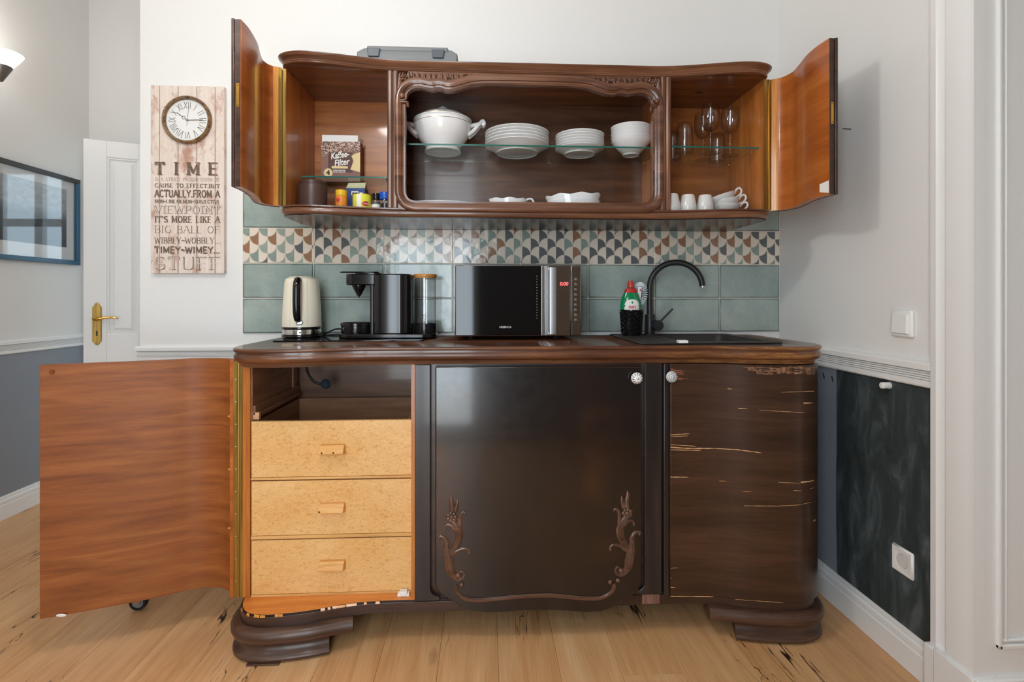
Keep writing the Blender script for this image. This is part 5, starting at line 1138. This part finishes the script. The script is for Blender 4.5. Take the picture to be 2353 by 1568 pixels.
obj('handle', MB().tube(catmull([(.058, 0, .052), (.072, 0, .067), (.088, 0, .068), (.096, 0, .055), (.092, 0, .035), (.070, 0, .020)], 5), .0042, 8), M['china'], gb)
for i, (z, rz, rx, wv) in enumerate(((0, 0, .108, .0), (.022, .03, .112, .0032))):
    m_ = wavy(rx, .07, .062, wv, 8, base=.84).xf(Matrix.Translation((.36, -.16, FZ+z)) @ Matrix.Rotation(radians(-3*i), 4, 'Y'))
    solo('baking_dish', m_, M['china'], ['long white baking dish, lower of the nested pair', 'long white baking dish with scalloped rim, upper of the nested pair'][i], 'dish', 'nested baking dishes', ang=50)
# small bay nearest the clock
fb = thing('coffee_filter_box', 'brown coffee filter carton with open white flap on the glass shelf', 'carton', (-.585, -.075, ZL+.0003))
fx0, fx1, fy, fz0, fz1 = -.665, -.507, -.085, ZL+.0004, ZL+.165
obj('carton', MB().box(fx0, fx1, fy, -.040, fz0, fz1), M['box'], fb, bevel=.001)
obj('bean_print', MB().box(fx0+.0005, fx1-.0005, fy-.0004, fy, fz1-.040, fz1-.0006).add([(fx0, fy-.0004, fz1-.04), (fx0+.05, fy-.0004, fz1-.04), (fx0+.03, fy-.0004, fz1-.052), (fx0+.008, fy-.0004, fz1-.06)], [(0, 1, 2, 3)]), M['beans'], fb)
obj('flap', MB().box(fx0+.004, fx1-.010, fy+.001, fy+.002, fz1-.001, fz1+.026), M['paper'], fb)
obj('flap', MB().add([(fx1, fy+.004, fz1), (fx1, -.044, fz1), (fx1+.004, -.048, fz1+.018), (fx1-.006, fy+.01, fz1+.016)], [(0, 1, 2, 3)]), M['paper'], fb)
obj('dark_panel', MB().add([(fx0+.029, fy-.0006, fz0+.038), (fx1-.031, fy-.0006, fz0+.038), (fx1-.031, fy-.0006, fz1-.044), (fx0+.029, fy-.0006, fz1-.044)], [(0, 1, 2, 3)]), M['box_d'], fb)
pf = [(fx1-.0005, .122), (fx1-.0005, .040), (fx1-.040, .050), (fx1-.027, .086), (fx1-.036, .106), (fx1-.020, .116)]
obj('filter_picture', MB().add([(x, fy-.0012, fz0+z) for x, z in pf], [(0, 1, 2, 3, 4, 5)]), M['kraft'], fb)
text('Kaffee-', .036, M['print_w'], fb, (-.590, fy-.0016, fz0+.108), shear=.3, ry=radians(9), offset=.0009, sx=.72)
text('Filter', .036, M['print_w'], fb, (-.583, fy-.0016, fz0+.078), shear=.3, ry=radians(9), offset=.0009, sx=.80)
obj('ribbon', MB().box(-.622, -.557, fy-.0012, fy-.0005, fz0+.054, fz0+.064), M['kraft'], fb)
b = MB()
for r_ in range(2):
    for k in range(9): x = -.616+k*.0056; b.box(x, x+.0034+.001*((k*7+r_) % 2), fy-.0012, fy-.0005, fz0+.047-r_*.007-.0022, fz0+.047-r_*.007+.0022)
obj('small_print', b, M['print_w'], fb)
obj('size_disc', MB().lathe([(0, 0), (.018, 0), (.018, .0005), (0, .0005)], seg=28).xf(Matrix.Translation((-.636, fy-.0006, fz0+.036)) @ Matrix.Rotation(pi/2, 4, 'X')), M['kraft'], fb)
text('4', .028, M['print_k'], fb, (-.636, fy-.0016, fz0+.036), offset=.0008)
def can(name, pos, r, h, parts, label, cat, group=None, seg=32):
    t = thing(name, label, cat, pos, group, local=True)
    for nm, prof, m_ in parts: obj(nm, MB().lathe(prof, seg=seg), M[m_], t)
    return t
can('canister', (-.655, -.215, FZ), 0, 0, (('body', [(0, 0), (.050, 0), (.0525, .003), (.0525, .094), (.049, .103), (0, .103)], 'jar'), ('lid', [(.0475, .103), (.0485, .105), (.0485, .116), (.046, .119), (0, .119)], 'jar')), 'dark brown matt canister with lid standing below the coffee filter carton', 'canister')
t = can('spice_jar', (-.543, -.235, FZ), 0, 0, (('jar', [(0, 0), (.0205, 0), (.0215, .002), (.0215, .056), (.019, .059), (0, .059)], 'orange'), ('cap', [(.0205, .0585), (.0215, .06), (.0215, .079), (.0205, .081), (0, .081)], 'yellow')), 'orange spice jar with yellow cap in front of the blue carton', 'jar', 'spice jars in the small bay')
obj('red_mark', MB().ell((-.006, -.0211, .043), .0075, .0016, .0085, 12, 6), M['print_r'], t)
t = can('spice_jar', (-.378, -.235, FZ), 0, 0, (('jar', [(0, 0), (.0195, 0), (.0205, .002), (.0205, .044), (.019, .047), (0, .047)], 'glass'), ('cap', [(.0195, .047), (.0215, .049), (.0215, .073), (.0205, .075), (0, .075)], 'blue')), 'small glass spice jar with bright blue cap by the frame post', 'jar', 'spice jars in the small bay')
obj('contents', MB().lathe([(0, .002), (.0185, .002), (.0185, .032), (0, .032)], seg=24), M['print_k'], t)
t = can('spice_jar', (-.414, -.225, FZ), 0, 0, (('jar', [(0, 0), (.0155, 0), (.0165, .002), (.0165, .045), (.0145, .049), (0, .049)], 'glass'), ('cap', [(.0145, .049), (.0155, .051), (.0155, .070), (.0145, .072), (0, .072)], 'blk')), 'narrow glass spice jar with black cap beside the yellow tin', 'jar', 'spice jars in the small bay')
obj('contents', MB().lathe([(0, .002), (.0145, .002), (.0145, .040), (0, .040)], seg=24), M['case_d'], t)
obj('label', MB().lathe([(.0167, .012), (.0168, .012), (.0168, .030), (.0167, .030)], seg=24, closed=True), M['print_w'], t)
can('spice_jar', (-.377, -.175, FZ), 0, 0, (('jar', [(0, 0), (.022, 0), (.0225, .002), (.0225, .066), (.02, .069), (0, .069)], 'plastic_w'), ('cap', [(.021, .069), (.0225, .071), (.0225, .082), (.021, .084), (0, .084)], 'plastic_w')), 'white jar standing behind the blue-capped spice jar', 'jar', 'spice jars in the small bay')
t = can('stock_tin', (-.467, -.225, FZ), 0, 0, (('tin', [(0, 0), (.0345, 0), (.0355, .002), (.0355, .064), (.0345, .066), (.033, .066), (.033, .063), (0, .063)], 'lime'),), 'round yellow-green tin with red oval mark beside the orange spice jar', 'tin')
obj('rim', MB().lathe([(.0335, .066), (.036, .066), (.036, .0685), (.0335, .0685)], seg=32, closed=True), M['steel'], t)
def wrap(r, a0, a1, z0, z1, k=8, oval=False):
    vs = []
    for i in range(k+1):
        u = i/k; a = a0+(a1-a0)*u; h = (z1-z0)/2*(sqrt(max(0.02, 1-(2*u-1)**2)) if oval else 1); zc = (z0+z1)/2
        vs += [(r*cos(a), r*sin(a), zc-h), (r*cos(a), r*sin(a), zc+h)]
    return MB().add(vs, [(2*i, 2*i+2, 2*i+3, 2*i+1) for i in range(k)])
obj('white_band', wrap(.0358, -1.95, -1.5, .002, .063), M['print_w'], t); ov = obj('red_oval', wrap(.0360, -1.42, -.55, .020, .038, oval=True), M['print_r'], t)
text('Genuss', .0115, M['print_w'], ov, (.0200, -.0315, .029), rz=.58, shear=.2, sx=.75); obj('dark_band', wrap(.0358, -2.4, -1.95, .006, .011), M['green'], t)
mk_ = thing('blue_carton', 'blue drink carton with pale gable top behind the spice jars', 'carton', (-.512, -.115, FZ), local=True)
obj('carton', MB().box(-.037, .037, -.03, .03, 0, .110), M['navy'], mk_, bevel=.001)
obj('gable_top', MB().add([(-.037, -.03, .110), (.037, -.03, .110), (.037, .03, .110), (-.037, .03, .110), (-.034, -.003, .136), (.035, -.003, .138), (.035, .003, .138), (-.034, .003, .136)], [(0, 1, 5, 4), (1, 2, 6, 5), (2, 3, 7, 6), (3, 0, 4, 7), (4, 5, 6, 7)]), mat('pale_lime_card', S(228, 232, 190), .5), mk_)
text('E', .040, M['print_w'], mk_, (-.004, -.0305, .090), ry=-pi/2); text('L', .03, M['print_w'], mk_, (.020, -.0305, .085), ry=-pi/2)
solo('espresso_cup', MB().lathe([(0, 0), (.014, 0), (.017, .002), (.024, .022), (.0225, .022), (.016, .004), (0, .003)], (-.385, -.07, ZL+.0003), 28), M['jar'], 'tiny dark brown cup on the glass shelf beside the frame post', 'cup')
# glasses in the far bay
def tumbler(loc, label):
    t = thing('tumbler', label, 'glass', loc, 'upturned tumblers', local=True)
    obj('glass', MB().lathe([(.0335, 0), (.0340, .001), (.0320, .060), (.0300, .104), (.026, .116), (.020, .119), (0, .119), (0, .110), (.024, .108), (.0285, .100), (.0305, .058), (.0322, .001)], seg=36), M['glass'], t, ang=50); return t
t1 = tumbler((.797, -.206, ZR+.0003), 'upturned clear tumbler standing nearest the wine glasses')
dup(t1, (.728, -.150, ZR+.0003), 'upturned clear tumbler half hidden behind the frame post'); dup(t1, (.790, -.095, ZR+.0003), 'upturned clear tumbler at the back of the glass shelf')
wg = thing('wine_glass', 'tall wine glass in front, nearest the shelf edge', 'glass', (.905, -.200, ZR+.0003), 'wine glasses', local=True)
obj('bowl', MB().lathe([(.0, .088), (.006, .089), (.022, .098), (.034, .120), (.0365, .142), (.034, .170), (.0305, .196), (.0300, .196), (.0332, .170), (.0356, .142), (.0330, .121), (.0215, .100), (.006, .0915), (0, .091)], seg=36), M['glass'], wg, ang=60)
obj('stem', MB().lathe([(0, .006), (.0055, .007), (.0036, .02), (.0034, .06), (.0044, .082), (.006, .0878), (0, .0878)], seg=16), M['glass'], wg, ang=60)
obj('foot', MB().lathe([(0, 0), (.0335, 0), (.0345, .001), (.030, .0025), (.008, .006), (0, .0062)], seg=36), M['glass'], wg, ang=60)
dup(wg, (.998, -.175, ZR+.0003), 'tall wine glass closest to the amber side panel'); dup(wg, (.915, -.105, ZR+.0003), 'tall wine glass standing behind the front one')
dup(t1, (.985, -.085, ZR+.0003), 'upturned clear tumbler behind the wine glasses, in the corner')
mg = thing('mug', 'upturned white mug half hidden behind the frame post', 'mug', (.716, -.285, FZ), 'upturned white mugs', rot=(0, 0, -1.1), local=True)
obj('mug_wall', MB().lathe([(.0325, 0), (.0335, .001), (.031, .03), (.0245, .066), (.0225, .070), (.019, .070), (.018, .068), (0, .068), (0, .064), (.022, .062), (.029, .03), (.0315, .001)], seg=36), M['china_g'], mg, ang=50)
obj('handle', MB().tube(catmull([(-.022, .012, .058), (-.040, .022, .054), (-.044, .025, .036), (-.029, .015, .022)], 4), .004, 8), M['china_g'], mg)
for x, y, l, rz in ((.783, -.275, 'upturned white mug, first beside the half hidden one', -1.3), (.853, -.270, 'upturned white mug nearest the stacked teacups', -.9), (.742, -.185, 'upturned white mug in the back row, partly behind the front mugs', -1.2), (.822, -.180, 'upturned white mug in the back row behind the gap', -.8)):
    dup(mg, (x, y, FZ), l, rot=(0, 0, rz))
tc_ = thing('teacup', 'white shallow teacup, lowest of the leaning stack', 'cup', (.952, -.235, FZ), 'stacked teacups', rot=(0, 0, 0), local=True)
obj('cup_wall', MB().lathe([(.022, 0), (.0245, 0), (.0245, .004), (.034, .010), (.047, .022), (.053, .036), (.054, .040), (.0525, .040), (.046, .025), (.033, .013), (0, .009), (0, .004)], seg=40), M['china_g'], tc_, ang=50)
obj('handle', MB().tube(catmull([(.050, 0, .030), (.062, 0, .044), (.074, 0, .047), (.079, 0, .036), (.070, 0, .022), (.045, 0, .016)], 5), [.0038]*26, 8, .7), M['china_g'], tc_)
tc_.rotation_euler = (0, 0, -.35)
dup(tc_, (.953, -.237, FZ+.0200), 'white shallow teacup, middle of the leaning stack', rot=(0, radians(-9), -.25)); dup(tc_, (.943, -.238, FZ+.0385), 'white shallow teacup, topmost and most tilted of the leaning stack', rot=(0, radians(-17), -.2))
sb = thing('sugar_bowl', 'small white lidded bowl with gold knob behind the teacups', 'bowl', (.900, -.150, FZ), local=True)
obj('bowl', MB().lathe([(0, 0), (.026, 0), (.040, .020), (.042, .040), (.038, .052), (0, .052)], seg=32), M['china_g'], sb, ang=50)
obj('lid', MB().lathe([(.040, .052), (.036, .058), (.012, .066), (0, .067)], seg=32), M['china_g'], sb, ang=50); obj('lid_knob', MB().ell((0, 0, .070), .006, .006, .005, 12, 8), M['gold'], sb)
# case on top
cs = thing('tool_case', 'flat grey plastic case lying on top of the wall cabinet', 'case', (-.285, -.17, UZ1+.0303))
cz = UZ1+.0383
obj('case_body', MB().add([(x, y, z) for z, i in ((cz, .02), (cz+.02, .0), (cz+.045, .0), (cz+.066, .024)) for x, y in ((-.470+i, -.30+i*.6), (-.100-i, -.30+i*.6), (-.100-i, -.04-i*.6), (-.470+i, -.04-i*.6))], [(0, 1, 2, 3), (12, 13, 14, 15)]+[(r*4+k, r*4+(k+1) % 4, r*4+4+(k+1) % 4, r*4+4+k) for r in range(3) for k in range(4)]), M['case'], cs, bevel=.005)
obj('case_lid', MB().box(-.435, -.135, -.297, -.05, cz+.05, cz+.071), M['case'], cs, bevel=.006)
for x in (-.408, -.172): obj('latch', MB().prism([(x-.020, cz+.026), (x+.020, cz+.026), (x+.024, cz+.058), (x-.024, cz+.058)], 'y', -.307, -.29), M['case_d'], cs, bevel=.003)
for x in (-.40, -.17):
    for y in (-.26, -.08): obj('case_foot', MB().lathe([(0, 0), (.010, 0), (.011, .009), (0, .009)], (x, y, UZ1+.0303), 12), M['case_d'], cs)
# cord hanging in the open top bay, castor under the open door
pc = thing('hanging_plug', 'black plug on a cord hanging inside the open top drawer bay', 'plug', (-.52, -.07, .85))
a, b2 = on_y(703, 838, -.16), on_y(738, 884, -.14)
P = catmull([a+Vector((0, 0, .05)), a, on_y(712, 866, -.15), on_y(724, 879, -.145), b2], 6); obj('cord', MB().tube(P, .0052, 8), M['rubber'], pc)
e = on_y(747, 884, -.14)
m_ = MB().lathe([(0, 0), (.016, 0), (.0195, .004), (.0195, .012), (.016, .018), (0, .020)], seg=24).xf(Matrix.Translation(e) @ Matrix.Rotation(radians(62), 4, 'X') @ Matrix.Rotation(radians(35), 4, 'Y')); obj('plug_body', m_, M['plug'], pc)
obj('cord_grip', MB().tube([b2, b2*.4+e*.6], [.006, .010], 8), M['rubber'], pc)
p = on_z(314, 1406, 0); cw_ = thing('castor', 'single black castor wheel peeping out beneath the open red-brown door', 'castor', (p.x, p.y, 0), local=True)
cr = .031
obj('tyre', MB().lathe([(cr-.010, -.010), (cr-.002, -.010), (cr, -.006), (cr, .006), (cr-.002, .010), (cr-.010, .010)], (0, 0, 0), 28, closed=True).xf(Matrix.Translation((0, .012, cr+.0003)) @ Matrix.Rotation(pi/2, 4, 'X') @ Matrix.Rotation(0, 4, 'Z')), M['rubber'], cw_)
obj('hub', MB().lathe([(0, -.008), (cr-.0105, -.008), (cr-.0105, .008), (0, .008)], (0, 0, 0), 24).xf(Matrix.Translation((0, .012, cr)) @ Matrix.Rotation(pi/2, 4, 'X')), M['case'], cw_)
obj('fork', MB().box(-.012, .012, -.003, .0, cr-.006, cr+.055).box(-.012, .012, .024, .027, cr-.006, cr+.055).box(-.02, .02, -.003, .027, cr+.05, cr+.06), M['steel'], cw_, bevel=.001)
